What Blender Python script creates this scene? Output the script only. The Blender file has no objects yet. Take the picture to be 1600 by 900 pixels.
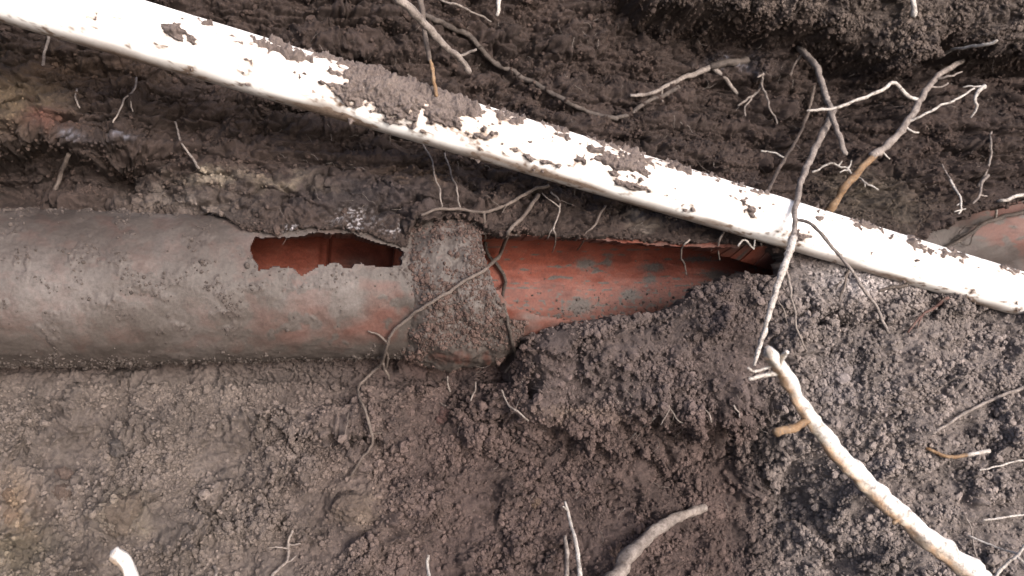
import bpy, math, random
import numpy as np
from mathutils import Vector, Matrix
from mathutils.bvhtree import BVHTree

random.seed(7)
SC = bpy.context.scene
COL = SC.collection

# ------------------------------------------------------------------ camera
FPX = 1256.0                    # focal length in pixels of the 1600 x 900 photograph
D0 = 0.667                      # metres from the lens to the clay pipe's axis
YAW, PITCH = math.radians(18.0), math.radians(27.0)
FWD = Vector((math.sin(YAW)*math.cos(PITCH), math.cos(YAW)*math.cos(PITCH), -math.sin(PITCH)))
RIGHT = Vector((math.cos(YAW), -math.sin(YAW), 0.0))
UP = RIGHT.cross(FWD)
ROLL = math.atan2(UP.x, RIGHT.x)          # phone held so that the pipe lies level in the picture
CR = (RIGHT*math.cos(ROLL) + UP*math.sin(ROLL)).normalized()
CU = (UP*math.cos(ROLL) - RIGHT*math.sin(ROLL)).normalized()
CPOS = Vector((0, 0, 0)) - FWD*D0
cam_data = bpy.data.cameras.new('camera')
cam = bpy.data.objects.new('camera', cam_data)
COL.objects.link(cam)
cam.matrix_world = Matrix(((CR.x, CU.x, -FWD.x, CPOS.x), (CR.y, CU.y, -FWD.y, CPOS.y),
                           (CR.z, CU.z, -FWD.z, CPOS.z), (0, 0, 0, 1)))
cam_data.sensor_width = 36.0
cam_data.lens = FPX/1600*36.0
cam_data.clip_start = 0.01
cam_data.clip_end = 200.0
cam_data.dof.use_dof = True
cam_data.dof.focus_distance = 0.55
cam_data.dof.aperture_fstop = 12.0
SC.camera = cam

# ------------------------------------------------------------------ daylight, bright overcast
SUN_DIR = Vector((0.30, -0.72, 0.62)).normalized()      # towards the sun
w = bpy.data.worlds.new('World'); SC.world = w
w.use_nodes = True
wn = w.node_tree
bg = wn.nodes['Background']
sky = wn.nodes.new('ShaderNodeTexSky')
sky.sky_type = 'NISHITA'; sky.sun_disc = False
sky.sun_elevation = math.asin(SUN_DIR.z)
sky.sun_rotation = math.atan2(SUN_DIR.x, SUN_DIR.y)
sky.air_density = 0.7; sky.dust_density = 5.0; sky.ozone_density = 0.3
wn.links.new(sky.outputs[0], bg.inputs[0])
bg.inputs[1].default_value = 0.13
sun_d = bpy.data.lights.new('sun', 'SUN'); sun_d.energy = 1.4; sun_d.angle = math.radians(20)
sun_d.color = (1.0, 0.965, 0.945)
sun = bpy.data.objects.new('sun', sun_d); COL.objects.link(sun)
sun.rotation_euler = SUN_DIR.to_track_quat('Z', 'Y').to_euler()
SC.view_settings.view_transform = 'Standard'
SC.view_settings.look = 'None'
SC.view_settings.exposure = 1.47
SC.view_settings.gamma = 1.0
SC.render.engine = 'CYCLES'
SC.cycles.max_bounces = 6

# ------------------------------------------------------------------ numpy noise
def hash2(ix, iy, seed):
    h = ix.astype(np.int32).view(np.uint32)*np.uint32(374761393)
    h += iy.astype(np.int32).view(np.uint32)*np.uint32(668265263)
    h += np.uint32((seed*974634777) & 0xFFFFFFFF)
    h ^= h >> np.uint32(13); h *= np.uint32(1274126177)
    h ^= h >> np.uint32(16); h *= np.uint32(2246822519)
    h ^= h >> np.uint32(15)
    return (h & np.uint32(0xFFFFFF))*np.float32(1/0x1000000)

def vnoise(x, y, seed=0):
    ix, iy = np.floor(x), np.floor(y)
    fx, fy = x-ix, y-iy
    ux, uy = fx*fx*fx*(fx*(fx*6-15)+10), fy*fy*fy*(fy*(fy*6-15)+10)
    def g(dx, dy):
        a = hash2(ix+dx, iy+dy, seed)*2*math.pi
        return np.cos(a)*(fx-dx) + np.sin(a)*(fy-dy)
    a, b, c, d = g(0, 0), g(1, 0), g(0, 1), g(1, 1)
    return ((a*(1-ux)+b*ux)*(1-uy) + (c*(1-ux)+d*ux)*uy)*1.5

def fbm(x, y, octv=4, seed=0, gain=0.5):
    s, a = 0, 1.0
    for o in range(octv):
        s = s + a*vnoise(x, y, seed+o*17); x = x*2.03+5.2; y = y*2.03+1.3; a *= gain
    return s

def vor(x, y, seed=0):
    ix, iy = np.floor(x), np.floor(y)
    best = np.full(x.shape, 9.0); second = np.full(x.shape, 9.0); cid = np.zeros(x.shape)
    for dx in (-1, 0, 1):
        for dy in (-1, 0, 1):
            cx, cy = ix+dx, iy+dy
            px = cx + hash2(cx, cy, seed); py = cy + hash2(cx, cy, seed+101)
            d = np.sqrt((px-x)**2 + (py-y)**2)
            m = d < best
            second = np.where(m, best, np.minimum(second, d))
            cid = np.where(m, hash2(cx, cy, seed+202), cid)
            best = np.where(m, d, best)
    return best, second, cid

def crumb(x, y, size, seed, keep=1.0):
    """rounded lumps of one size, uneven in height, clefts between them"""
    wx = x/size + 0.35*vnoise(x/size*1.7, y/size*1.7, seed+5)
    wy = y/size + 0.35*vnoise(x/size*1.7+9, y/size*1.7+4, seed+6)
    f1, f2, cid = vor(wx, wy, seed)
    dome = np.sqrt(np.clip(1-(f1/0.75)**2, 0, 1))*np.clip((f2-f1)*3.0, 0, 1)**0.6
    hgt = np.where(cid < keep, 0.35+0.65*hash2(np.floor(cid*9973), np.floor(cid*131), seed+9), 0.0)
    return dome*hgt*size

def sstep(a, b, x):
    t = np.clip((x-a)/(b-a), 0, 1)
    return t*t*(3-2*t)

def in_poly(px, py, poly):
    """signed inside mask with vectorised even-odd rule"""
    c = np.zeros(px.shape, bool)
    n = len(poly)
    for i in range(n):
        x1, y1 = poly[i]; x2, y2 = poly[(i+1) % n]
        if y1 == y2: continue
        t = ((y1 > py) != (y2 > py)) & (px < (x2-x1)*(py-y1)/(y2-y1)+x1)
        c ^= t
    return c

# ------------------------------------------------------------------ picture <-> place
def project(P):
    v = P - np.array(CPOS)
    x = v@np.array(CR); y = v@np.array(CU); z = v@np.array(FWD)
    z = np.maximum(z, 1e-3)
    return 800+FPX*x/z, 450-FPX*y/z, z

def ray(px, py):
    return (FWD*FPX + CR*(px-800) + CU*(450-py)).normalized()

def at_depth(px, py, d):
    return CPOS + (FWD + CR*((px-800)/FPX) + CU*((450-py)/FPX))*d

def axis_x(px):
    t = (np.asarray(px, float)-800)/FPX
    cx = FWD.x; rx = CR.x
    return t*D0/(rx - t*cx)

# ------------------------------------------------------------------ mesh helpers
def link(o, parent=None):
    COL.objects.link(o)
    if parent is not None: o.parent = parent
    return o

def mesh_obj(name, verts, faces, mat, parent=None, smooth=True):
    me = bpy.data.meshes.new(name)
    verts = np.asarray(verts, np.float32); faces = np.asarray(faces)
    if faces.ndim == 2 and faces.dtype != object:
        n, k = faces.shape
        me.vertices.add(len(verts)); me.vertices.foreach_set('co', verts.ravel())
        me.loops.add(n*k); me.loops.foreach_set('vertex_index', faces.astype(np.int32).ravel())
        me.polygons.add(n)
        me.polygons.foreach_set('loop_start', np.arange(0, n*k, k, dtype=np.int32))
        me.polygons.foreach_set('loop_total', np.full(n, k, np.int32))
        me.update(calc_edges=True)
    else:
        me.from_pydata([tuple(v) for v in verts], [], [tuple(f) for f in faces]); me.update()
    if smooth: me.polygons.foreach_set('use_smooth', [True]*len(me.polygons))
    me.materials.append(mat)
    return link(bpy.data.objects.new(name, me), parent)

def tag(o, label, cat, group=None, kind=None):
    if label: o['label'] = label
    if cat: o['category'] = cat
    if group: o['group'] = group
    if kind: o['kind'] = kind
    return o

# ------------------------------------------------------------------ materials
def mat(name):
    m = bpy.data.materials.new(name); m.use_nodes = True
    nt = m.node_tree; b = nt.nodes['Principled BSDF']
    return m, nt, b

def nz(nt, scale, detail=6, rough=0.6, vec=None, dist=0.0):
    n = nt.nodes.new('ShaderNodeTexNoise')
    n.inputs['Scale'].default_value = scale; n.inputs['Detail'].default_value = detail
    n.inputs['Roughness'].default_value = rough; n.inputs['Distortion'].default_value = dist
    if vec is None:
        tc = nt.nodes.new('ShaderNodeTexCoord'); vec = tc.outputs['Object']
    nt.links.new(vec, n.inputs['Vector'])
    return n

def ramp(nt, fac, stops):
    r = nt.nodes.new('ShaderNodeValToRGB')
    el = r.color_ramp.elements
    while len(el) < len(stops): el.new(0.5)
    for e, (p, c) in zip(el, stops):
        e.position = p; e.color = (*c, 1) if len(c) == 3 else c
    nt.links.new(fac, r.inputs[0])
    return r

def mix(nt, fac, a, b, blend='MIX'):
    m = nt.nodes.new('ShaderNodeMix'); m.data_type = 'RGBA'; m.blend_type = blend
    for s, v in ((m.inputs[0], fac), (m.inputs[6], a), (m.inputs[7], b)):
        if hasattr(v, 'is_linked'): nt.links.new(v, s)
        elif isinstance(v, (int, float)): s.default_value = v
        else: s.default_value = (*v, 1)
    return m.outputs[2]

def bump(nt, b, h, strength, dist):
    bp = nt.nodes.new('ShaderNodeBump')
    bp.inputs['Strength'].default_value = strength; bp.inputs['Distance'].default_value = dist
    nt.links.new(h, bp.inputs['Height']); nt.links.new(bp.outputs[0], b.inputs['Normal'])

def soil_material(name, attr=True, tint=(0.10, 0.078, 0.068)):
    m, nt, b = mat(name)
    if attr:
        a = nt.nodes.new('ShaderNodeAttribute'); a.attribute_name = 'tint'; base = a.outputs['Color']
    else:
        base = tint
    fine = nz(nt, 420, 5, 0.7)
    spk = nz(nt, 1500, 3, 0.6)
    mid = nz(nt, 60, 5, 0.6)
    f = ramp(nt, fine.outputs[0], [(0.25, (0.62, 0.60, 0.60)), (0.5, (1.0, 1.0, 1.0)), (0.75, (1.35, 1.32, 1.28))])
    c = mix(nt, 1.0, base, f.outputs[0], 'MULTIPLY')
    g = ramp(nt, mid.outputs[0], [(0.3, (0.8, 0.78, 0.78)), (0.55, (1.0, 1.0, 1.0)), (0.75, (1.16, 1.16, 1.14))])
    c = mix(nt, 1.0, c, g.outputs[0], 'MULTIPLY')
    s = ramp(nt, spk.outputs[0], [(0.66, (0, 0, 0)), (0.74, (1, 1, 1))])
    sm = nt.nodes.new('ShaderNodeMath'); sm.operation = 'MULTIPLY'; sm.inputs[1].default_value = 0.35
    nt.links.new(s.outputs[0], sm.inputs[0])
    c = mix(nt, sm.outputs[0], c, (0.36, 0.33, 0.31))
    nt.links.new(c, b.inputs['Base Color'])
    b.inputs['Roughness'].default_value = 0.92
    b.inputs['Specular IOR Level'].default_value = 0.25
    ad = nt.nodes.new('ShaderNodeMath'); ad.operation = 'ADD'
    nt.links.new(fine.outputs[0], ad.inputs[0]); nt.links.new(spk.outputs[0], ad.inputs[1])
    bump(nt, b, ad.outputs[0], 1.0, 0.0014)
    return m

M_SOIL = soil_material('soil')
M_CRUST = soil_material('dirt_crust', False, (0.150, 0.122, 0.112))
M_CLOD = soil_material('clod', False, (0.17, 0.145, 0.12))

def clay_material():
    """terracotta; the 'mud' attribute says how much dried silt lies on it, 'fresh' how bare and red it is"""
    m, nt, b = mat('terracotta')
    a = nt.nodes.new('ShaderNodeAttribute'); a.attribute_name = 'mud'
    n1 = nz(nt, 45, 6, 0.65, dist=0.4); n2 = nz(nt, 500, 4, 0.7); n3 = nz(nt, 14, 4, 0.5)
    clay = ramp(nt, n1.outputs[0], [(0.30, (0.060, 0.015, 0.009)), (0.5, (0.118, 0.028, 0.0155)), (0.72, (0.150, 0.041, 0.024))])
    silt = ramp(nt, n3.outputs[0], [(0.32, (0.039, 0.031, 0.027)), (0.5, (0.055, 0.0455, 0.0405)), (0.66, (0.082, 0.070, 0.065))])
    v = ramp(nt, n2.outputs[0], [(0.3, (0.75, 0.75, 0.75)), (0.7, (1.2, 1.2, 1.2))])
    # silt lies in an uneven film: break it up with noise
    ad = nt.nodes.new('ShaderNodeMath'); ad.operation = 'ADD'
    sb = nt.nodes.new('ShaderNodeMath'); sb.operation = 'MULTIPLY_ADD'
    sb.inputs[1].default_value = 0.9; sb.inputs[2].default_value = -0.45
    nt.links.new(n1.outputs[0], sb.inputs[0])
    nt.links.new(a.outputs['Fac'], ad.inputs[0]); nt.links.new(sb.outputs[0], ad.inputs[1]); ad.use_clamp = True
    c = mix(nt, ad.outputs[0], clay.outputs[0], silt.outputs[0])
    s1 = nt.nodes.new('ShaderNodeMath'); s1.operation = 'SUBTRACT'; s1.use_clamp = True; s1.inputs[1].default_value = 0.95
    nt.links.new(a.outputs['Fac'], s1.inputs[0])
    earth = ramp(nt, n2.outputs[0], [(0.3, (0.034, 0.026, 0.023)), (0.7, (0.066, 0.052, 0.047))])
    c = mix(nt, s1.outputs[0], c, earth.outputs[0])
    c = mix(nt, 1.0, c, v.outputs[0], 'MULTIPLY')
    nt.links.new(c, b.inputs['Base Color'])
    b.inputs['Roughness'].default_value = 0.62
    b.inputs['Specular IOR Level'].default_value = 0.35
    bump(nt, b, n2.outputs[0], 0.35, 0.0008)
    return m
M_CLAY = clay_material()

def pvc_material():
    m, nt, b = mat('white_plastic')
    n1 = nz(nt, 22, 6, 0.65); n2 = nz(nt, 300, 4, 0.7)
    a = nt.nodes.new('ShaderNodeAttribute'); a.attribute_name = 'mud'
    ad = nt.nodes.new('ShaderNodeMath'); ad.operation = 'ADD'; ad.use_clamp = True
    sb = nt.nodes.new('ShaderNodeMath'); sb.operation = 'MULTIPLY_ADD'
    sb.inputs[1].default_value = 1.1; sb.inputs[2].default_value = -0.55
    nt.links.new(n1.outputs[0], sb.inputs[0])
    nt.links.new(a.outputs['Fac'], ad.inputs[0]); nt.links.new(sb.outputs[0], ad.inputs[1])
    brown_tint = ramp(nt, n2.outputs[0], [(0.3, (0.14, 0.095, 0.070)), (0.7, (0.29, 0.225, 0.18))])
    c = mix(nt, ad.outputs[0], (0.82, 0.81, 0.79), brown_tint.outputs[0])
    nt.links.new(c, b.inputs['Base Color'])
    b.inputs['Roughness'].default_value = 0.45
    bump(nt, b, n2.outputs[0], 0.08, 0.0006)
    return m
M_PVC = pvc_material()

def root_material(name, c1, c2, c3=None, scale=120):
    m, nt, b = mat(name)
    n1 = nz(nt, scale, 5, 0.65); n2 = nz(nt, 700, 4, 0.6)
    st = [(0.32, c1), (0.62, c2)] + ([(0.8, c3)] if c3 else [])
    st = [(p_, tuple(0.66*q for q in c_)) for p_, c_ in st]
    c = ramp(nt, n1.outputs[0], st)
    v = ramp(nt, n2.outputs[0], [(0.3, (0.62, 0.6, 0.58)), (0.65, (1.12, 1.12, 1.12))])
    n4 = nz(nt, 330, 5, 0.7)
    dm = ramp(nt, n4.outputs[0], [(0.53, (0, 0, 0)), (0.62, (0.8, 0.8, 0.8))])        # clinging dirt
    cc = mix(nt, 1.0, c.outputs[0], v.outputs[0], 'MULTIPLY')
    nt.links.new(mix(nt, dm.outputs[0], cc, (0.085, 0.068, 0.058)), b.inputs['Base Color'])
    b.inputs['Roughness'].default_value = 0.75
    b.inputs['Specular IOR Level'].default_value = 0.3
    bump(nt, b, n2.outputs[0], 0.6, 0.0008)
    return m
M_ROOT_WHITE = root_material('root_pale', (0.36, 0.32, 0.29), (0.62, 0.58, 0.54))
M_ROOT_GREY = root_material('root_grey', (0.14, 0.115, 0.104), (0.33, 0.285, 0.258))
M_ROOT_BROWN = root_material('root_brown', (0.075, 0.058, 0.050), (0.18, 0.145, 0.126))
M_ROOT_DARK = root_material('root_dark', (0.035, 0.028, 0.025), (0.09, 0.07, 0.06))
M_ROOT_OCHRE = root_material('root_ochre', (0.20, 0.11, 0.052), (0.30, 0.20, 0.12), (0.45, 0.40, 0.36), 200)
M_ROOT_SOIL = root_material('root_soiled', (0.040, 0.031, 0.027), (0.115, 0.094, 0.083))
M_ROOT_RED = root_material('root_red', (0.09, 0.04, 0.033), (0.17, 0.10, 0.085))

def stick_material():
    """peeled wood, turning ochre brown on its left and lower flank"""
    m, nt, b = mat('peeled_wood')
    a = nt.nodes.new('ShaderNodeAttribute'); a.attribute_name = 'brown_tint'
    n1 = nz(nt, 55, 5, 0.6); n2 = nz(nt, 500, 4, 0.6)
    brown_wood = ramp(nt, n1.outputs[0], [(0.36, (0.22, 0.17, 0.11)), (0.5, (0.36, 0.20, 0.09)), (0.64, (0.42, 0.36, 0.29))])
    wood = ramp(nt, n2.outputs[0], [(0.3, (0.40, 0.37, 0.35)), (0.7, (0.60, 0.58, 0.56))])
    ad = nt.nodes.new('ShaderNodeMath'); ad.operation = 'MULTIPLY_ADD'; ad.inputs[1].default_value = 1.2; ad.inputs[2].default_value = -0.68
    nt.links.new(n1.outputs[0], ad.inputs[0])
    ad2 = nt.nodes.new('ShaderNodeMath'); ad2.operation = 'ADD'; ad2.use_clamp = True
    nt.links.new(ad.outputs[0], ad2.inputs[0]); nt.links.new(a.outputs['Fac'], ad2.inputs[1])
    n4 = nz(nt, 230, 6, 0.72)
    dm = ramp(nt, n4.outputs[0], [(0.52, (0, 0, 0)), (0.64, (0.75, 0.75, 0.75))])
    cw = mix(nt, ad2.outputs[0], wood.outputs[0], brown_wood.outputs[0])
    nt.links.new(mix(nt, dm.outputs[0], cw, (0.14, 0.115, 0.095)), b.inputs['Base Color'])
    b.inputs['Roughness'].default_value = 0.8
    bump(nt, b, n4.outputs[0], 0.9, 0.002)
    return m
M_STICK = stick_material()
M_CRYST = root_material('white_crust', (0.42, 0.42, 0.44), (0.70, 0.70, 0.72))

# ------------------------------------------------------------------ the soil bank: a scanned-looking sheet
TILT = math.radians(30)
NRM = np.array((0, -math.cos(TILT), math.sin(TILT)))     # out of the bank
SDIR = np.array((0, math.sin(TILT), math.cos(TILT)))     # up the bank
R1, THICK, RCOL = 0.0545, 0.0105, 0.0655

CTRL = """-300 318 -.01;-300 280 -.03;-300 230 -.0;-300 120 -.03;-300 -60 -.05;-300 -300 -.05
0 318 -.004;0 298 -.045;0 262 -.075;0 225 .0;0 150 -.02;0 50 -.04;0 -100 -.05
200 316 .0;200 285 -.04;200 255 -.045;200 215 -.01;200 130 -.03;200 0 -.05
330 330 .012;330 285 .006;330 220 -.018;330 120 -.035
400 352 .034;400 320 .03;400 290 .012;400 240 -.012;400 150 -.04;400 0 -.06;400 -200 -.06
500 345 .046;500 320 .034;500 285 .01;500 220 -.02
600 360 .045;600 330 .036;600 290 .008;600 200 -.03;600 100 -.05;600 0 -.045
640 345 .056;680 330 .058;720 325 .056;720 290 .02;720 220 -.025
800 330 .04;800 300 .018;800 200 -.04;800 100 -.07;800 0 -.06;800 -200 -.05
950 362 .052;950 330 .04;950 285 .005;950 200 -.045;950 100 -.085;950 20 -.075
1150 375 .05;1150 335 .025;1150 250 -.035;1150 150 -.09;1150 70 -.095;1150 0 -.05;1150 -200 -.04
1300 380 .045;1300 320 -.01;1300 200 -.08;1300 130 -.10;1300 0 -.05
1450 365 .04;1450 300 .01;1450 200 -.03;1450 130 -.06;1450 0 -.05
1600 300 .0;1600 200 -.01;1600 130 -.045;1600 0 -.04;1900 250 .0;1900 100 -.03;1900 -200 -.03
-300 572 -.012;-300 700 .03;-300 900 .08;-300 1150 .13
0 572 -.014;0 595 -.02;0 630 .0;0 700 .022;0 800 .042;0 900 .062;0 1150 .12
300 562 -.012;300 590 -.02;300 625 .0;300 700 .022;300 800 .042;300 900 .062
600 560 -.012;600 600 -.012;600 650 .010;600 690 .018;600 750 .022;600 900 .058;600 1150 .12
720 590 -.02;720 625 -.015;720 680 .004;720 800 .022;720 900 .05
830 520 .054;830 580 .054;830 640 .034;850 665 .0;850 720 .0;850 800 .012;850 900 .04
1000 500 .060;1000 560 .066;1000 625 .056;1000 665 .016;1000 720 .0;1000 800 .01;1000 900 .035;1000 1150 .1
1150 450 .060;1150 520 .068;1150 600 .066;1150 655 .034;1150 700 .008;1150 760 -.004;1150 850 .01;1150 900 .028
1230 450 .058;1230 520 .072;1230 600 .078;1230 680 .058;1230 740 .028;1230 800 .014;1230 860 .03;1230 920 .045
1320 440 .05;1320 480 .036;1320 530 .060;1320 620 .085;1320 720 .084;1320 800 .070;1320 900 .07
1450 430 .05;1450 470 .052;1450 520 .066;1450 620 .09;1450 750 .10;1450 900 .11;1450 1150 .15
1600 440 .04;1600 500 .062;1600 620 .09;1600 750 .11;1600 900 .13;1900 450 .03;1900 620 .09;1900 900 .14;1900 1150 .17"""
ctrl = np.array([[float(v) for v in q.split()] for ln in CTRL.split('\n') for q in ln.split(';')])

class RBF:
    def __init__(s, c):
        s.c = c[:, :2]/100.0
        d = np.linalg.norm(s.c[:, None]-s.c[None], axis=2)
        n = len(c); A = np.zeros((n+3, n+3)); A[:n, :n] = d + np.eye(n)*0.02
        A[:n, n] = 1; A[:n, n+1:] = s.c; A[n, :n] = 1; A[n+1:, :n] = s.c.T
        s.w = np.linalg.solve(A, np.concatenate([c[:, 2], [0, 0, 0]]))
    def __call__(s, x, y):
        x = np.clip(x, -450, 2050)/100; y = np.clip(y, -400, 1250)/100
        out = s.w[-3] + s.w[-2]*x + s.w[-1]*y
        for (cx, cy), wt in zip(s.c, s.w): out = out + wt*np.sqrt((x-cx)**2+(y-cy)**2)
        return out
rbf = RBF(ctrl)
# coarse table of the smooth relief, read by bilinear look-up
TX = np.arange(-460, 2061, 12.0); TY = np.arange(-410, 1261, 12.0)
TAB = rbf(*np.meshgrid(TX, TY))
def relief(px, py):
    fx = np.clip((px-TX[0])/12, 0, len(TX)-1.001); fy = np.clip((py-TY[0])/12, 0, len(TY)-1.001)
    ix = fx.astype(int); iy = fy.astype(int); fx = fx-ix; fy = fy-iy
    return ((TAB[iy, ix]*(1-fx)+TAB[iy, ix+1]*fx)*(1-fy) + (TAB[iy+1, ix]*(1-fx)+TAB[iy+1, ix+1]*fx)*fy)

def curve_y(px, pts):
    p = np.array(pts, float); return np.interp(px, p[:, 0], p[:, 1])

# what of the clay pipes lies bare
BARE1 = [(-700, 300), (0, 300), (200, 306), (300, 318), (345, 338), (392, 364), (440, 366), (478, 362), (490, 358), (551, 359),
         (590, 373), (636, 388), (648, 352), (675, 340), (715, 338), (752, 350), (765, 362), (850, 367), (1000, 379), (1150, 383), (1196, 384),
         (1218, 396), (1222, 412), (1218, 426), (1212, 434), (1205, 434), (1170, 430), (1125, 436), (1085, 455), (1060, 485), (1000, 495), (920, 505),
         (870, 512), (830, 530), (812, 560), (806, 600), (640, 605), (300, 600), (-700, 610)]
BARE3 = [(1436, 392), (1455, 372), (1500, 342), (1545, 326), (1600, 308), (1800, 258), (2100, 200), (2100, 470), (1700, 452), (1600, 438), (1500, 420)]

P3A = at_depth(1290, 428, 0.775); P3B = at_depth(1600, 352, 0.86)
P3D = (P3B-P3A).normalized()

def pipe_axis_info(P):
    """distance from the run of clay pipe and its radius there"""
    x = P[..., 0]
    d1 = np.hypot(P[..., 1], P[..., 2])
    r1 = np.where((x > -0.086) & (x < 0.0), RCOL, R1)
    v = P - np.array(P3A); t = v@np.array(P3D)
    d3 = np.linalg.norm(v - t[..., None]*np.array(P3D), axis=-1)
    use3 = t > 0.0
    return d1, r1, d3, use3

OVER = [(900, -70), (950, -20), (1000, 33), (1060, 34), (1110, 42), (1150, 46), (1185, 58), (1240, 66), (1290, 84), (1330, 104), (1390, 112),
        (1415, 78), (1450, 70), (1490, 88), (1560, 101), (1600, 97), (1900, 120)]

cols = np.concatenate([np.linspace(-1000, -240, 40), np.linspace(-230, 1830, 1180), np.linspace(1838, 2500, 60)])
XC = axis_x(cols)
SR = np.concatenate([np.linspace(-0.75, -0.335, 26), np.linspace(-0.33, 0.33, 700), np.linspace(0.335, 0.7, 26)])
XX, SS = np.meshgrid(XC, SR)
P0 = np.stack([XX, SS*SDIR[1], SS*SDIR[2]], -1)
H = np.zeros_like(XX)
for it in range(4):
    PX, PY, PZ = project(P0 + H[..., None]*NRM)
    H = 0.5*H + 0.5*relief(PX, PY)
PX, PY, PZ = project(P0 + H[..., None]*NRM)
# ragged steps: the overhang top right, the lip over the crevice on the left, ledges on the slope
wob = 9*fbm(PX/45, PY/45, 4, 3) + 4*vnoise(PX/9, PY/9, 8)
def step(edge, width, amp, x0, x1, fade, up=True):
    d = curve_y(PX, edge) - PY + wob
    k = sstep(-width, width, d) if up else sstep(-width, width, -d)
    return amp*k*sstep(x0-fade, x0, PX)*(1-sstep(x1, x1+fade, PX))
H += step(OVER, 10, 0.050, 990, 2600, 60)*(1-0.4*sstep(60, 300, curve_y(PX, OVER)-PY))
lip = [(-300, 240), (0, 236), (60, 232), (110, 238), (160, 262), (210, 268), (260, 262)]
d = curve_y(PX, lip) - PY + wob
H += 0.028*np.exp(-np.clip(d-6, 0, None)/60)*sstep(-7, 6, d)*(1-sstep(190, 280, PX))
def ledge(edge, amp, dec, x0, x1):
    """soil standing proud just above an edge, dropping sharply below it"""
    d = curve_y(PX, edge) - PY + wob*0.7
    return amp*np.exp(-np.clip(d, 0, None)/dec)*sstep(-5, 4, d)*sstep(x0-25, x0+15, PX)*(1-sstep(x1-15, x1+25, PX))
H += ledge([(800, 640), (860, 655), (920, 660), (1000, 645), (1080, 640), (1150, 645)], 0.013, 40, 830, 1165)
H += ledge([(520, 668), (560, 672), (590, 680), (615, 700), (640, 716)], 0.014, 30, 440, 628)
H += ledge([(400, 618), (470, 645), (540, 668)], 0.008, 24, 400, 560)
H += ledge([(780, 640), (830, 650)], 0.012, 20, 770, 850)
H += ledge([(1260, 474), (1300, 480), (1340, 492), (1420, 505), (1460, 500)], 0.016, 30, 1262, 1380)
H += ledge([(155, 792), (190, 826), (225, 822)], 0.008, 18, 160, 225)
H += ledge([(700, 200), (820, 225), (1000, 215), (1200, 300)], 0.012, 40, 880, 1180)
H += ledge([(200, 300), (260, 268), (330, 262), (400, 288), (470, 300)], 0.010, 26, 210, 460)
H += ledge([(560, 30), (640, 55), (760, 70), (830, 140), (960, 200)], 0.012, 40, 400, 940)
H += ledge([(1280, 240), (1400, 250), (1500, 330)], 0.014, 40, 1300, 1480)
for gx, gy, rx, ry, amp in [(1305, 872, 22, 24, -0.035), (1228, 780, 40, 62, -0.020), (1120, 715, 40, 34, -0.018), (1050, 748, 28, 26, -0.024),
                            (1185, 690, 60, 40, -0.014), (1300, 498, 42, 14, -0.030), (115, 275, 70, 20, -0.02), (190, 290, 25, 20, -0.03),
                            (1290, 110, 50, 18, -0.02), (1455, 85, 40, 16, -0.03), (1580, 110, 60, 12, -0.03), (905, 735, 26, 14, .006),
                            (190, 800, 36, 24, .008), (560, 790, 40, 35, .008), (690, 690, 20, 14, .006), (480, 735, 30, 24, .005), (760, 150, 120, 60, -.012)]:
    H += amp*np.exp(-((PX-gx)/rx)**2 - ((PY-gy)/ry)**2)
# metric coordinates along the sheet for the noise
U, V = XX, SS
LOW = sstep(535, 590, PY + 0.03*(PX-800))                        # loose crumbly slope below the pipe
RGT = sstep(1130, 1260, PX)*sstep(400, 460, PY)
MID = sstep(800, 860, PX)*sstep(420, 460, PY)
OVR = sstep(950, 1040, PX)*sstep(-10, 30, curve_y(PX, OVER)-PY)
loose = np.clip(np.maximum(np.maximum(np.maximum(LOW, RGT), MID), 0.8*OVR), 0, 1)
rough = 0.40+0.60*loose
H += 0.013*fbm(U/0.09, V/0.09, 4, 11)*(0.8-0.25*loose)
H += 0.0060*fbm(U/0.028+3, V/0.022, 4, 21)
rid = 1-np.abs(fbm(U/0.05+7, V/0.03+2, 4, 31))*2.2
H += 0.008*np.clip(rid, 0, 1)**3*(1-loose)*-1
rid = 1-np.abs(fbm(U/0.022+7, V/0.014+2, 3, 33))*2.4
H -= 0.0035*np.clip(rid, 0, 1)**2*(1-0.7*loose)

strat = fbm(U/0.11+2.0*vnoise(U/0.2, V/0.1, 36), V/0.020, 4, 35)
H += (0.011*strat - 0.010*np.clip(1-np.abs(strat)*3.0, 0, 1)**2)*(1-loose)*(1-sstep(300, 345, PY))
# crumbs stand out along the true normal, spread by true distance over the relief
def blur(a, k):
    for ax in (0, 1):
        c = np.cumsum(np.concatenate([np.repeat(np.take(a, [0], ax), k+1, ax), a, np.repeat(np.take(a, [-1], ax), k, ax)], ax), ax)
        n = a.shape[ax]; w_ = 2*k+1
        a = (np.take(c, range(w_, w_+n), ax)-np.take(c, range(0, n), ax))/w_
    return a
HB = blur(blur(H, 5), 5)
PB = P0 + HB[..., None]*NRM
gU = np.gradient(PB, axis=1); gV = np.gradient(PB, axis=0)
aU = np.cumsum(np.linalg.norm(gU, axis=2), axis=1); aV = np.cumsum(np.linalg.norm(gV, axis=2), axis=0)
nmv = np.cross(gU, gV); nmv /= np.linalg.norm(nmv, axis=2)[..., None]+1e-12
if nmv[ny0 := nmv.shape[0]//2, nmv.shape[1]//2]@NRM < 0: nmv = -nmv
patch = 0.30+1.15*np.clip(fbm(aU/0.05+40, aV/0.05, 4, 44)+0.42, 0, 1.2)
lft = LOW*(1-sstep(450, 900, PX)); rg = np.maximum(RGT, 0.7*MID)
E = rough*patch*1.12*((0.55-0.15*lft-0.15*rg)*crumb(aU, aV, 0.022, 51, 0.35) + (0.70-0.22*lft-0.25*rg)*crumb(aU+.1, aV, 0.0115, 61, 0.7))
E += rough*patch*((0.9-0.15*rg)*crumb(aU, aV+.2, 0.0064, 71, 0.85) + 0.9*crumb(aU+.3, aV, 0.0036, 81, 0.9))
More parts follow.
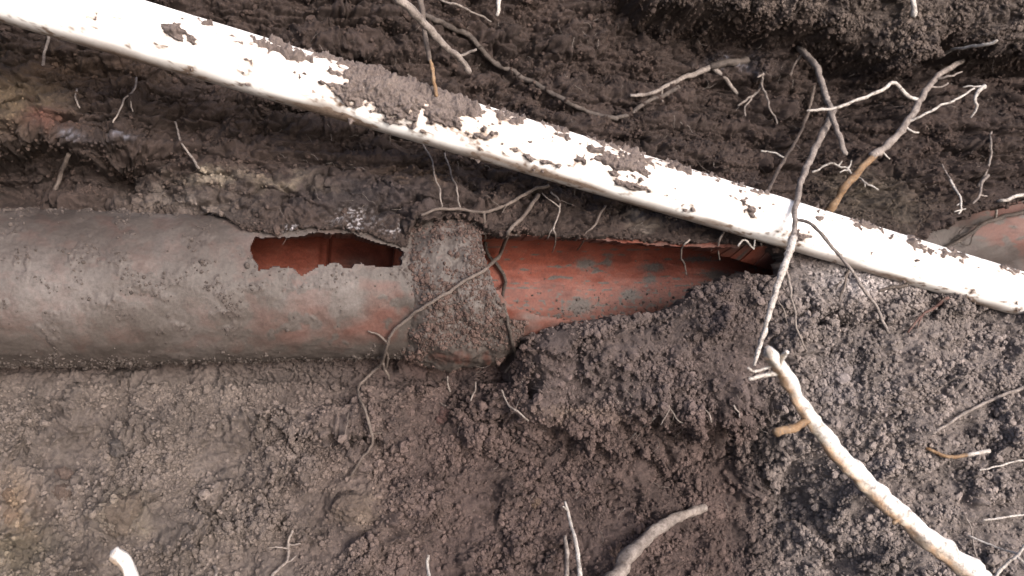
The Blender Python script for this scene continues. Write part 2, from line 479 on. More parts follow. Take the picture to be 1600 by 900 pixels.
E += 0.0012*fbm(aU/0.0035, aV/0.0035, 2, 91)
def sheet():
    return P0 + H[..., None]*NRM + E[..., None]*nmv
P = sheet()
PX, PY, PZ = project(P)
bx = PX + wob*0.6; by = PY + wob*0.6
bare = in_poly(bx, by, BARE1) | in_poly(bx, by, BARE3)
d1, r1, d3, use3 = pipe_axis_info(P)
# clear the sheet out of the bare pipes: sink it into the pipe wall, drop what lies inside
R3 = 0.0545
sunk = bare & ((d1 < r1+0.012) | (use3 & (d3 < R3+0.012)))
s_axis = np.where(use3 & (d3 < d1), 0, 0)
kill = np.zeros_like(bare)
for k in range(15):
    P = sheet()
    d1, r1, d3, use3 = pipe_axis_info(P)
    front1 = bare & (P@NRM > 0) & (d1 > r1-0.006) & (d1 < r1+0.03) & (XX < 0.40)
    v = P-np.array(P3A)
    front3 = bare & use3 & (d3 > R3-0.006) & (d3 < R3+0.04) & (v@NRM > -0.02)
    f = front1 | front3
    if not f.any(): break
    H = np.where(f, H-0.0048, H)
P = sheet()
d1, r1, d3, use3 = pipe_axis_info(P)
kill = (((d1 < r1-0.004) & (XX < 0.41)) | (use3 & (d3 < R3-0.004)))
# buried stretches: soil must lie over the pipe, never inside it
for k in range(22):
    P = sheet()
    d1, r1, d3, use3 = pipe_axis_info(P)
    ins = (~bare) & (P@NRM > -0.01) & (((d1 < r1+0.003) & (XX < 0.36)) | (use3 & (d3 < R3+0.003)))
    if not ins.any(): break
    H = np.where(ins, H+0.0035, H)
bl = blur(blur(bare.astype(float), 9), 9)
cap = 0.0035+0.030*np.clip(0.5-bl, 0, 0.5)*2
for k in range(11):
    P = sheet()
    d1, r1, d3, use3 = pipe_axis_info(P)
    f = (~bare) & (bl > 0.01) & (P@NRM > 0.01) & (XX < 0.36) & (XX > -0.6) & (d1-r1 > cap) & (d1-r1 < 0.05)
    if not f.any(): break
    H = np.where(f, H-0.003, H)
P = sheet()
d1, r1, d3, use3 = pipe_axis_info(P)
kill &= bare
PX, PY, PZ = project(P)

# soil colours: seams of different earth; lit mound and overhang painted brighter
def blob(x, y, rx, ry):
    return np.exp(-((PX+wob*2-x)/rx)**2 - ((PY+wob*2-y)/ry)**2)
c_dark = np.array((0.062, 0.046, 0.0395)); c_mid = np.array((0.100, 0.076, 0.069)); c_tan = np.array((0.156, 0.136, 0.121))
c_grey = np.array((0.226, 0.204, 0.190))
C = np.broadcast_to(c_dark, XX.shape+(3,)).copy()
def lay(k, col):
    global C
    k = np.clip(k, 0, 1)[..., None]; C = C*(1-k) + np.array(col)*k
lay(LOW, c_mid)
lay(LOW*(1-sstep(300, 720, PX+3*wob)), c_tan)
lay(np.maximum(RGT, 0)*0.9, c_grey)
lay(MID*(1-RGT)*(1-sstep(620, 670, PY))*0.6, (0.13, 0.11, 0.105))
lay(OVR, (0.125, 0.105, 0.092))
lay(blob(20, 150, 70, 45)*0.8, (0.15, 0.115, 0.072)); lay(blob(75, 190, 30, 14)*0.8, (0.17, 0.085, 0.065))
lay(blob(330, 275, 45, 10), (0.27, 0.24, 0.19)); lay(blob(440, 285, 55, 10)*0.8, (0.25, 0.215, 0.165))
lay(blob(640, 270, 60, 8)*0.6, (0.2, 0.145, 0.105)); lay(blob(130, 110, 120, 20)*0.6, (0.11, 0.075, 0.05))
lay(blob(1350, 440, 90, 26), (0.46, 0.44, 0.43)); lay(blob(290, 318, 90, 22), (0.19, 0.165, 0.145))
lay(blob(1005, 342, 28, 12)*0.9, (0.24, 0.21, 0.18)); lay(blob(900, 645, 60, 10)*0.6, (0.2, 0.16, 0.13))
lay(blob(25, 790, 26, 40)*0.9, (0.26, 0.2, 0.14)); lay(blob(20, 860, 70, 40)*0.5, (0.19, 0.17, 0.11))
lay(blob(190, 800, 40, 26)*0.7, (0.21, 0.185, 0.14)); lay(blob(560, 790, 35, 35)*0.7, (0.2, 0.165, 0.13))
lay(blob(1310, 600, 40, 50)*0.3, (0.13, 0.13, 0.145)); lay(blob(560, 300, 120, 30)*0.5, (0.075, 0.07, 0.075))
lay(blob(700, 560, 120, 25)*0.5, (0.135, 0.085, 0.075)); lay(blob(1350, 290, 60, 20)*0.6, (0.17, 0.15, 0.115))
lay(blob(1380, 325, 80, 25)*0.4, (0.15, 0.135, 0.1))
fl = sstep(0.12, 0.3, vnoise(PX/9-PY/5, PY/4+PX/12, 150)+0.3*vnoise(PX/3, PY/3, 151))
lay((blob(550, 340, 28, 12)+blob(610, 352, 16, 8)+blob(455, 362, 22, 5))*fl*1.1, (0.5, 0.5, 0.52))
lay((blob(115, 214, 20, 8)+blob(190, 214, 22, 8)+blob(1140, 100, 40, 8))*(0.3+0.7*fl), (0.21, 0.22, 0.26))
C *= (1+0.22*fbm(U/0.04, V/0.04, 4, 140))[..., None]
C *= np.array((0.635, 0.602, 0.607))
_, _, cid = vor((aU+.1)/0.0115, aV/0.0115, 61)
C *= (0.90+0.20*cid)[..., None]

ny, nx = XX.shape
idx = np.arange(ny*nx).reshape(ny, nx)
quads = np.stack([idx[:-1, :-1], idx[:-1, 1:], idx[1:, 1:], idx[1:, :-1]], -1).reshape(-1, 4)
kf = kill.ravel()
quads = quads[~(kf[quads].all(axis=1))]
used = np.unique(quads); remap = np.zeros(ny*nx, np.int64); remap[used] = np.arange(len(used))
bank = mesh_obj('soil_bank', P.reshape(-1, 3)[used], remap[quads], M_SOIL)
ca = bank.data.attributes.new('tint', 'FLOAT_COLOR', 'POINT')
ca.data.foreach_set('color', np.concatenate([C.reshape(-1, 3)[used], np.ones((len(used), 1))], 1).astype(np.float32).ravel())
tag(bank, 'dark brown crumbly soil bank of the dug trench', 'soil', kind='structure')

# a light copy of the bank to find where things touch it
st = 3
li = np.arange(0, ny, st); lj = np.arange(0, nx, st)
LP = P[np.ix_(li, lj)]; LK = kill[np.ix_(li, lj)]
lidx = np.arange(LP.shape[0]*LP.shape[1]).reshape(LP.shape[:2])
lq = np.stack([lidx[:-1, :-1], lidx[:-1, 1:], lidx[1:, 1:], lidx[1:, :-1]], -1).reshape(-1, 4)
lq = lq[~LK.ravel()[lq].any(axis=1)]
SOLID = [(LP.reshape(-1, 3), lq)]

# ------------------------------------------------------------------ loose crumbs on the bank
def crumbs(n):
    rng = np.random.default_rng(5)
    area = np.linalg.norm(np.cross(np.gradient(P, axis=1), np.gradient(P, axis=0)), axis=2)
    vis = (PX > -120) & (PX < 1720) & (PY > -60) & (PY < 960) & ~kill & ~bare
    wgt = np.where(vis, (0.16+0.84*loose)*(0.10+np.clip(fbm(aU/0.04, aV/0.04, 4, 170)+0.5, 0, 1.3)**2.2)*(PZ/0.65)**1.0*np.minimum(area, 14*np.median(area))*(1+2.0*(area > 2.5*np.median(area))), 0).ravel()
    pick = rng.choice(len(wgt), n, p=wgt/wgt.sum())
    sz = np.clip(0.00080*np.exp(rng.normal(0, 0.5, n)), 0.0004, 0.0045)*(0.75+0.25*loose.ravel()[pick])*(1-0.25*lft.ravel()[pick])
    pos = P.reshape(-1, 3)[pick] + nmv.reshape(-1, 3)[pick]*(sz*0.25)[:, None] + rng.normal(0, 0.0004, (n, 3))
    col = C.reshape(-1, 3)[pick]*rng.uniform(0.8, 1.3, (n, 1))
    for nm, cnt in (('collar', 7500), ('left', 4200), ('open', 2600)):
        PO, dv, mo = GRID[nm]
        qx, qy, _ = project(PO)
        wg = np.where((np.cos(GRID[nm+'T']) > -0.2) & (qx > -100) & ~GRID[nm+'G'], np.clip(mo-1.12, 0, 1)**1.2+0.003, 0).ravel()
        pk = rng.choice(len(wg), cnt, p=wg/wg.sum())
        z2 = np.clip(0.00056*np.exp(rng.normal(0, 0.5, cnt)), 0.00025, 0.0026)*(0.9 if nm == 'collar' else 0.75)
        pos = np.concatenate([pos, PO.reshape(-1, 3)[pk]+dv.reshape(-1, 3)[pk]*(z2*0.2)[:, None]+rng.normal(0, 0.0003, (cnt, 3))])
        sz = np.concatenate([sz, z2])
        base = np.array((0.062, 0.0415, 0.036)) if nm == 'collar' else np.array((0.056, 0.046, 0.042))
        col = np.concatenate([col, base*rng.uniform(0.75, 1.35, (cnt, 1))])
    n = len(sz)
    me = bpy.data.meshes.new('soil_crumbs'); me.vertices.add(n); me.vertices.foreach_set('co', pos.astype(np.float32).ravel())
    a = me.attributes.new('tint', 'FLOAT_COLOR', 'POINT'); a.data.foreach_set('color', np.concatenate([col, np.ones((n, 1))], 1).astype(np.float32).ravel())
    a = me.attributes.new('sz', 'FLOAT_VECTOR', 'POINT'); a.data.foreach_set('vector', (sz[:, None]*rng.uniform(0.7, 1.3, (n, 3))).astype(np.float32).ravel())
    a = me.attributes.new('rot', 'FLOAT_VECTOR', 'POINT'); a.data.foreach_set('vector', rng.uniform(0, 6.28, (n, 3)).astype(np.float32).ravel())
    o = link(bpy.data.objects.new('soil_crumbs', me))
    tag(o, 'loose crumbs of earth strewn over the soil bank', 'soil', kind='stuff')
    mc, nt, b = mat('crumb_soil')
    at_ = nt.nodes.new('ShaderNodeAttribute'); at_.attribute_type = 'INSTANCER'; at_.attribute_name = 'tint'
    f = nz(nt, 2.2, 4, 0.7); r = ramp(nt, f.outputs[0], [(0.3, (0.72, 0.7, 0.7)), (0.7, (1.25, 1.25, 1.22))])
    nt.links.new(mix(nt, 1.0, at_.outputs['Color'], r.outputs[0], 'MULTIPLY'), b.inputs['Base Color'])
    b.inputs['Roughness'].default_value = 0.95; b.inputs['Specular IOR Level'].default_value = 0.2
    g = bpy.data.node_groups.new('crumbs', 'GeometryNodeTree')
    g.interface.new_socket('Geometry', in_out='INPUT', socket_type='NodeSocketGeometry')
    g.interface.new_socket('Geometry', in_out='OUTPUT', socket_type='NodeSocketGeometry')
    N = g.nodes.new; Lk = g.links.new
    gi, go = N('NodeGroupInput'), N('NodeGroupOutput')
    jn = N('GeometryNodeJoinGeometry')
    for v in range(5):
        ico = N('GeometryNodeMeshIcoSphere'); ico.inputs['Subdivisions'].default_value = 3; ico.inputs['Radius'].default_value = 1.0
        ns = N('ShaderNodeTexNoise'); ns.noise_dimensions = '4D'; ns.inputs['W'].default_value = v*7.3; ns.inputs['Scale'].default_value = 1.3; ns.inputs['Detail'].default_value = 3
        sb = N('ShaderNodeVectorMath'); sb.operation = 'SUBTRACT'; sb.inputs[1].default_value = (0.5, 0.5, 0.5); Lk(ns.outputs['Color'], sb.inputs[0])
        sc_ = N('ShaderNodeVectorMath'); sc_.operation = 'SCALE'; sc_.inputs['Scale'].default_value = 1.4; Lk(sb.outputs[0], sc_.inputs[0])
        sp = N('GeometryNodeSetPosition'); Lk(ico.outputs['Mesh'], sp.inputs['Geometry']); Lk(sc_.outputs[0], sp.inputs['Offset'])
        sm = N('GeometryNodeSetMaterial'); sm.inputs['Material'].default_value = mc; Lk(sp.outputs[0], sm.inputs['Geometry'])
        ti = N('GeometryNodeGeometryToInstance'); Lk(sm.outputs[0], ti.inputs[0]); Lk(ti.outputs[0], jn.inputs[0])
    io = N('GeometryNodeInstanceOnPoints'); io.inputs['Pick Instance'].default_value = True
    Lk(gi.outputs[0], io.inputs['Points']); Lk(jn.outputs[0], io.inputs['Instance'])
    for nm, sock in (('sz', 'Scale'), ('rot', 'Rotation')):
        na = N('GeometryNodeInputNamedAttribute'); na.data_type = 'FLOAT_VECTOR'; na.inputs['Name'].default_value = nm
        Lk(na.outputs['Attribute'], io.inputs[sock])
    Lk(io.outputs[0], go.inputs[0])
    o.modifiers.new('scatter', 'NODES').node_group = g
    me.materials.append(mc)
    return o

# ------------------------------------------------------------------ clay pipes
GRID = {}
def shell(name, A, D, L, rad, thick, nx, nt, gone, parent, mudf, rough=0.0004, seed=0, inner=None, lumpf=None, t0=-math.pi, t1=math.pi, cap=True):
    """a pipe wall with thickness; cells where gone() is true are broken away"""
    D = D.normalized()
    e1 = Vector(NRM); e1 = (e1 - D*e1.dot(D)).normalized(); e2 = D.cross(e1)          # angle 0 faces out of the bank
    A_, D_, E1, E2 = (np.array(v) for v in (A, D, e1, e2))
    xs = np.linspace(0, L, nx+1); th = np.linspace(t0, t1, nt+1)
    TT, XS = np.meshgrid(th, xs)
    dirv = np.cos(TT)[..., None]*E1 + np.sin(TT)[..., None]*E2
    ax = A_ + XS[..., None]*D_
    cx, cy = np.cos(TT)*0.12, np.sin(TT)*0.12
    arc = TT*R1
    ro = rad(XS) + rough*fbm(XS/(0.012 if rough < 0.002 else 0.024)+seed, arc/(0.012 if rough < 0.002 else 0.024), 4, 200+seed) + 0.0014*fbm(XS/0.05+seed, arc/0.05, 3, 210+seed)
    m_out = mudf(ax + ro[..., None]*dirv, TT, XS, True)
    cru = 0.42*crumb(XS, arc, 0.0046, 222+seed, 0.6)+0.6*crumb(XS+.2, arc, 0.0026, 232+seed, 0.8)+0.5*crumb(XS+.2, arc, 0.0016, 252+seed)+0.30*crumb(XS, arc, 0.012, 242+seed, 0.5)
    ro = ro + 0.62*cru*np.clip(m_out-1.0, 0, 1)
    ri = (rad(XS) - thick if inner is None else inner(XS)) + 0.0004*fbm(XS/0.03, arc/0.02, 4, 230+seed)
    PO = ax + ro[..., None]*dirv; TI = TT+0.34*np.sin(TT)                                   # the fracture runs obliquely through the wall
    PI_ = ax + ri[..., None]*(np.cos(TI)[..., None]*E1 + np.sin(TI)[..., None]*E2)
    gk = 'collar' if name == 'collar' else 'left' if seed == 1 else 'open' if seed == 9 else 'other'
    GRID[gk] = (PO, dirv, m_out); GRID[gk+'T'] = TT
    if gk == 'open':
        ix_, iy_, _ = project(PI_)
        GRID[gk] = (PI_, -dirv, 1.12+1.2*sstep(455, 515, iy_+0.10*(ix_-800))*(ix_ > 790)+0.05)
        GRID[gk+'T'] = TT+math.pi
    cen = (PO[:-1, :-1]+PO[1:, :-1]+PO[:-1, 1:]+PO[1:, 1:])/4
    px, py, pz = project(cen)
    facing = np.cos((TT[:-1, :-1]+TT[1:, 1:])/2) > -0.3
    g = gone(px, py, (TT[:-1, :-1]+TT[1:, 1:])/2, (XS[:-1, :-1]+XS[1:, 1:])/2) & facing
    gv = np.zeros(TT.shape, bool)
    for a_ in (slice(None, -1), slice(1, None)):
        for b_ in (slice(None, -1), slice(1, None)): gv[a_, b_] |= g
    GRID[gk+'G'] = gv & (gk != 'open')
    n = (nx+1)*(nt+1)
    ii = np.arange(n).reshape(nx+1, nt+1)
    q = np.stack([ii[:-1, :-1], ii[1:, :-1], ii[1:, 1:], ii[:-1, 1:]], -1)
    keep = ~g
    faces = [q[keep], (q[keep]+n)[:, ::-1]]
    # broken rims and ends
    gp = np.pad(g, 1, constant_values=True)
    wrap = abs((t1-t0)-2*math.pi) < 1e-6
    if wrap: gp[1:-1, 0] = g[:, -1]; gp[1:-1, -1] = g[:, 0]
    for sl, a, b in ((gp[:-2, 1:-1], 0, 3), (gp[2:, 1:-1], 2, 1), (gp[1:-1, :-2], 1, 0), (gp[1:-1, 2:], 3, 2)):
        e = keep & sl
        va, vb = q[..., a][e], q[..., b][e]
        faces.append(np.stack([va, vb, vb+n, va+n], -1))
    F = np.concatenate(faces)
    verts = np.concatenate([PO.reshape(-1, 3), PI_.reshape(-1, 3)])
    mud = np.concatenate([m_out.ravel(), mudf(PI_, TT, XS, False).ravel()])
    u = np.unique(F); rm = np.zeros(2*n, np.int64); rm[u] = np.arange(len(u))
    o = mesh_obj(name, verts[u], rm[F], M_CLAY, parent)
    at = o.data.attributes.new('mud', 'FLOAT', 'POINT'); at.data.foreach_set('value', mud[u].astype(np.float32))
    try:
        o.data.set_sharp_from_angle(angle=math.radians(50))
    except Exception: pass
    gi = np.ix_(np.arange(0, nx+1, 4), np.arange(0, nt+1, 4))
    for Q in (PO, PI_):
        Qs = Q[gi]; k_ = np.arange(Qs.shape[0]*Qs.shape[1]).reshape(Qs.shape[:2])
        qs = np.stack([k_[:-1, :-1], k_[1:, :-1], k_[1:, 1:], k_[:-1, 1:]], -1)
        gs = g[::4, ::4][:qs.shape[0], :qs.shape[1]]
        SOLID.append((Qs.reshape(-1, 3), qs[~gs]))
    return o

def root_empty(name, loc):
    e = bpy.data.objects.new(name, None); e.location = loc; e.empty_display_size = 0.02
    return link(e)

def settle(parent, *kids):
    """vertices were written in world space: keep them there under a placed parent"""
    for k in kids: k.matrix_parent_inverse = Matrix.Translation(-parent.location)

HOLE = [(390.5, 388), (394, 378), (397.5, 372), (403, 370.6), (439, 371), (459, 370), (478, 367.6), (488, 364), (511, 365), (534, 364), (551, 365), (569, 372),
        (590, 379), (607, 383), (625, 388), (632, 395), (627, 403), (628, 416), (607, 417), (572, 416), (565, 411), (555, 414), (548, 419), (537, 418),
        (529, 412), (520, 411), (513, 414), (499, 414), (488, 423), (471, 430.6), (464, 426), (462, 421), (450, 417.5), (429, 417.5), (418, 422),
        (404, 423), (403, 416), (394, 403)]
def gone1(px, py, t, x):
    j = 1.6*vnoise(px/9, py/9, 301)
    return in_poly(px+j, py+j, HOLE)
def mud1(P, T, X, out):
    if not out:
        px, py, _ = project(P)
        return 0.02+0.5*np.exp(-((px-555)/30)**2-((py-412)/14)**2)+0.3*sstep(600, 640, px)
    px, py, _ = project(P)
    red = sstep(330, 560, px+40*vnoise(px/60, py/40, 310))*sstep(395, 470, py)*(1-sstep(520, 545, py))
    pt = fbm(px/55+3, py/38, 4, 314)+0.35*fbm(px/12, py/12, 3, 315)
    crust = 0.75*sstep(0.22, 0.5, pt+0.35*np.exp(-((px-290)/120)**2-((py-450)/45)**2)-0.2*sstep(480, 540, py))
    for gx, gy, rx, ry in [(427, 463, 17, 12), (330, 450, 40, 12), (370, 480, 14, 18), (40, 400, 40, 14), (545, 470, 40, 24), (490, 505, 12, 8), (600, 430, 40, 10), (140, 470, 26, 12)]:
        crust = crust+0.8*np.exp(-((px-gx+10*vnoise(px/14, py/14, 316))/rx)**2-((py-gy)/ry)**2)
    crust = crust+1.1*np.exp(-((px-642+8*vnoise(px/10, py/12, 318))/22)**2)*(0.5+0.7*vnoise(px/18, py/18, 319))+0.9*sstep(0, 14, 340-py+10*vnoise(px/25, py/12, 320))
    crust = np.clip(0.5*crust+0.6*sstep(545, 575, py+8*vnoise(px/20, py/9, 317)), 0, 0.9)
    soft = 0.97 - 0.22*red - 0.18*red*np.clip(vnoise(px/70, py/25, 312)*2, 0, 1)
    return np.maximum(soft, 0)*(crust < 0.15)+(crust >= 0.15)*(soft+0.0) + crust
X0, XJ = float(axis_x(-900)), -0.090
e = root_empty('clay_pipe', (X0, 0, -R1))
b1 = shell('barrel', Vector((X0, 0, 0)), Vector((1, 0, 0)), XJ-X0, lambda x: R1+0*x, THICK, 760, 300, gone1, e, mud1, 0.0005, 1,
           inner=lambda x: R1-THICK+0.0035*np.exp(-((x-(float(axis_x(517))-X0))/0.0012)**2) - 0.0012*sstep(0, 0.004, x-(float(axis_x(500))-X0)))
def rcol(x):
    return 0.0016*vnoise(x/0.022, x/0.022, 361)+R1-0.003+(RCOL-R1+0.003)*np.clip(np.sin(np.clip((x-0.001)/0.096, 0, 1)*math.pi), 0, 1)**0.55
def gone_c(px, py, t, x): return in_poly(px+1.5*vnoise(px/6, py/6, 320), py, [(752, 366), (770, 366), (860, 372), (860, 505), (798, 500), (775, 455), (757, 400)])
def mudc(P, T, X, out):
    px, py, _ = project(P)
    if not out: return 0.05+0*px
    v_ = 1.72+0.45*fbm(px/26, py/26, 4, 360)
    return np.clip(v_, 1.35, 2.0)-0.95*np.exp(-((px-730)/75)**2-((py-562)/24)**2)-0.5*np.exp(-((px-690)/40)**2-((py-400)/40)**2)-0.9*np.exp(-((px-648)/14)**2-((py-490)/26)**2)
b2 = shell('collar', Vector((XJ-0.004, 0, 0)), Vector((1, 0, 0)), 0.090, rcol, 0.0125, 220, 460, gone_c, e, mudc, 0.0030, 5)
settle(e, b1, b2)
tag(e, 'grey silted clay drain pipe on the left with a jagged hole and a flared collar', 'pipe')

OPEN2 = [(740, 366), (770, 366), (850, 370), (930, 374), (1000, 381), (1100, 386), (1200, 386), (1330, 392), (1420, 400), (1420, 470), (1300, 450), (1240, 450),
         (1180, 470), (1100, 498), (1040, 500), (960, 508), (900, 502), (845, 494), (815, 484), (796, 478), (780, 455), (740, 440)]
def gone2(px, py, t, x):
    j = 2.2*vnoise(px/14, py/14, 331)
    return in_poly(px+j, py+j, OPEN2)
def mud2(P, T, X, out):
    px, py, _ = project(P)
    if out: return 0.5 + 0.4*vnoise(px/30, py/12, 341)
    low = sstep(425, 520, py+0.10*(px-800)+10*vnoise(px/40, py/20, 342))
    m = 0.0+0.42*low + 0.35*sstep(1180, 1330, px)*sstep(395, 425, py)
    for gx, gy, rx, ry in [(915, 412, 14, 8), (950, 408, 6, 10), (1020, 418, 16, 6), (1090, 405, 20, 4), (1015, 436, 9, 6), (985, 460, 12, 7), (905, 478, 18, 10), (1120, 430, 16, 6)]:
        m = m+1.5*np.exp(-((px-gx+6*vnoise(px/6, py/6, 343))/rx)**2-((py-gy+3*vnoise(px/5, py/5, 345))/ry)**2)
    st_ = vnoise(px/60, py/4, 346)+0.6*vnoise(px/14, py/5, 347)
    m = m+2.2*sstep(0.52, 0.9, st_)+1.2*sstep(0.30, 0.6, vnoise(px/7, py/6, 348)+0.25*low-0.15)*(0.2+low)
    return m
e = root_empty('clay_pipe', (-0.02, 0, -R1))
b = shell('barrel', Vector((-0.028, 0, 0)), Vector((1, 0, 0)), 0.39, lambda x: R1+0*x, THICK, 620, 300, gone2, e, mud2, 0.0006, 9,
          inner=lambda x: R1-THICK-0.029*sstep(0.16, 0.31, x)-0.0015*vnoise(x/0.04, x/0.04, 77))
settle(e, b)
tag(e, 'broken red clay pipe right of the collar, its top gone and the inside bare', 'pipe')

def gone3(px, py, t, x):
    j = 2.0*vnoise(px/8, py/8, 351)
    return (t > -1.25) & (t < 1.9) if False else (np.cos(t-0.25) > 0.05+0.03*vnoise(x/0.02, t*3, 352))
def mud3(P, T, X, out):
    px, py, _ = project(P)
    if out: return 0.8+0*px
    return 0.3+0.75*(1-sstep(1455, 1590, px+0.5*(400-py)+20*vnoise(px/25, py/25, 353))) + 0.25+0.9*sstep(0.1, 0.6, fbm(px/30, py/16, 3, 355)) + 0.65*sstep(368, 410, py+6*vnoise(px/20, py/10, 354)-0.15*(px-1530))
e = root_empty('clay_pipe', tuple(P3A))
b = shell('barrel', P3A-P3D*0.01, P3D, 0.62, lambda x: R3+0*x, THICK, 420, 240, gone3, e, mud3, 0.0006, 13)
settle(e, b)
tag(e, 'half pipe of broken reddish clay behind the white pipe at the far right', 'pipe')

crumbs(150000)

# ------------------------------------------------------------------ white plastic pipe across the trench
WR = 0.0200
WA = at_depth(0, -17, 0.512); WB = at_depth(1600, 461, 0.735)
WD = (WB-WA).normalized()
WL0, WL1 = -0.30, (WB-WA).length+0.45
def cyl(name, A, D, L0, L1, radf, nx, nt, material, parent, mudf=None, t0=0, t1=2*math.pi, ref=None):
    D = D.normalized(); ref = ref or (CPOS-A)
    e1 = (ref - D*ref.dot(D)).normalized(); e2 = D.cross(e1)
    xs = np.linspace(L0, L1, nx+1); th = np.linspace(t0, t1, nt+1)
    TT, XS = np.meshgrid(th, xs)
    r = radf(TT, XS)
    Pp = np.array(A)+XS[..., None]*np.array(D)+r[..., None]*(np.cos(TT)[..., None]*np.array(e1)+np.sin(TT)[..., None]*np.array(e2))
    ii = np.arange((nx+1)*(nt+1)).reshape(nx+1, nt+1)
    q = np.stack([ii[:-1, :-1], ii[1:, :-1], ii[1:, 1:], ii[:-1, 1:]], -1)
    if material is M_CRUST:                    # keep only what stands proud of the pipe
        up = (r > WR-0.0004)
        kq = up[:-1, :-1] | up[1:, :-1] | up[1:, 1:] | up[:-1, 1:]
        q = q[kq]
    q = q.reshape(-1, 4)
    verts = Pp.reshape(-1, 3)
    u = np.unique(q); rm = np.zeros(len(verts), np.int64); rm[u] = np.arange(len(u))
    o = mesh_obj(name, verts[u], rm[q], material, parent)
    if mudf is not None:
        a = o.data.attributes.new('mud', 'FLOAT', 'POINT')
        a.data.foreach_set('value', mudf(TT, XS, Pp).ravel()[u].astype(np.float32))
    return o, verts[u], rm[q]
def crust_k(T, X, px):
    """how thick dirt lies on the white pipe; t > 0 is the upper flank as seen"""
    t = T
    k = np.full(T.shape, -0.66)
    def patch(x, tt, rx, rt, a):
        nonlocal k
        k = k + a*np.exp(-((px-x)/rx)**2-((t-tt)/rt)**2)
    k += 0.50*np.exp(-((t-1.25)/0.30)**2)*sstep(230, 420, px)*(1-0.45*sstep(1100, 1250, px))
    patch(570, 0.75, 85, 0.75, 0.95); patch(670, 0.50, 95, 0.55, 0.9); patch(555, -0.2, 55, 0.45, 0.62)
    patch(665, -0.2, 75, 0.4, 0.66); patch(950, 0.55, 60, 0.6, 1.0); patch(960, -0.15, 35, 0.25, 0.4)
    patch(830, -0.35, 40, 0.16, 0.8); patch(265, 0.35, 35, 0.25, 0.65); patch(370, 0.8, 60, 0.3, 0.55); patch(440, 0.75, 40, 0.35, 0.5)
    patch(1160, 0.25, 28, 0.4, 0.65); patch(1430, 0.75, 50, 0.3, 0.65); patch(1235, -0.2, 18, 0.8, 0.5); patch(1380, 1.1, 60, 0.25, 0.4)
    patch(1080, 0.9, 60, 0.3, 0.3); patch(300, 0.2, 25, 0.2, 0.5); patch(720, 0.9, 120, 0.4, 0.45); patch(985, -0.3, 30, 0.12, 0.5)
    patch(1300, 0.9, 50, 0.3, 0.4); patch(1520, 0.9, 50, 0.3, 0.35); patch(780, 0.2, 40, 0.2, 0.4); patch(1040, 0.1, 30, 0.2, 0.45)
    return k + 0.60*fbm(X/0.024, t*WR/0.014, 5, 430, 0.66) + 0.36*vnoise(X/0.0045, t*WR/0.0045, 440)
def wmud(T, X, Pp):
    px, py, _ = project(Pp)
    lowedge = sstep(-0.66, -1.0, T+0.16*vnoise(X/0.035, T*2, 401))            # browner towards the lower flank
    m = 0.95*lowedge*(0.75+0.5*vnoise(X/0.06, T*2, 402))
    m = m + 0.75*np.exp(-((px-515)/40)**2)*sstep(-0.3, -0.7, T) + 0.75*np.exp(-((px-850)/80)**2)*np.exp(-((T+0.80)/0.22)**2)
    axp = np.array(WA)+X[..., None]*np.array(WD)
    m = m + 1.0*sstep(-0.50, 0.05, crust_k(T, X, project(axp)[0]))*(np.abs(T) < 1.75)      # dust round the caked dirt
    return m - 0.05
# e2 = D x e1 : with D pointing right-down, positive angles turn towards the upper flank
e1w = ((CPOS-WA) - WD*(CPOS-WA).dot(WD)).normalized()
SGN = 1 if WD.cross(e1w).dot(CU) > 0 else -1
WSIGN = SGN
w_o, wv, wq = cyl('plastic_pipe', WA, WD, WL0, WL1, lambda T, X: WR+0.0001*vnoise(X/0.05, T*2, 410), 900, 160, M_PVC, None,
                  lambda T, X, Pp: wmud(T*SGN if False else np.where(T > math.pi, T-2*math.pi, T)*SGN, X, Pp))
tag(w_o, 'long white plastic pipe slanting across the trench in front of the clay pipe', 'pipe')
WHITE = (wv, wq)

def crust_r(T, X):
    Pp = np.array(WA)+X[..., None]*np.array(WD)
    k = crust_k(T*SGN, X, project(Pp)[0])
    h = np.clip(k, -0.5, None)
    thick = 0.0034*np.clip(h, 0, 1.2)*(0.8+0.4*vnoise(X/0.012, T*WR/0.012, 445))+0.0003
    c = crumb(X, T*WR, 0.0050, 450, 0.5)*0.6+crumb(X, T*WR, 0.0026, 460, 0.8)*0.65+crumb(X, T*WR, 0.0016, 470, 0.9)*0.5
    return np.where(h > 0, WR+thick*0.9+c*sstep(0.0, 0.25, h), WR-0.0012)
lo, hi = (-1.75, 1.75)
cr_o, _, _ = cyl('dirt_crust', WA, WD, 0.0, (WB-WA).length, crust_r, 1500, 130, M_CRUST, None, None, lo, hi)
tag(cr_o, 'crumbly brown dirt caked along the top of the white plastic pipe', 'dirt', kind='stuff')

# ------------------------------------------------------------------ roots
def bvh(parts):
    vs, fs, off = [], [], 0
    for v, f in parts:
        vs.append(v); fs.append(f+off); off += len(v)
    return BVHTree.FromPolygons([Vector(v) for v in np.concatenate(vs).tolist()], np.concatenate(fs).tolist(), all_triangles=False)
BV = bvh(SOLID); BVW = bvh(SOLID+[WHITE])

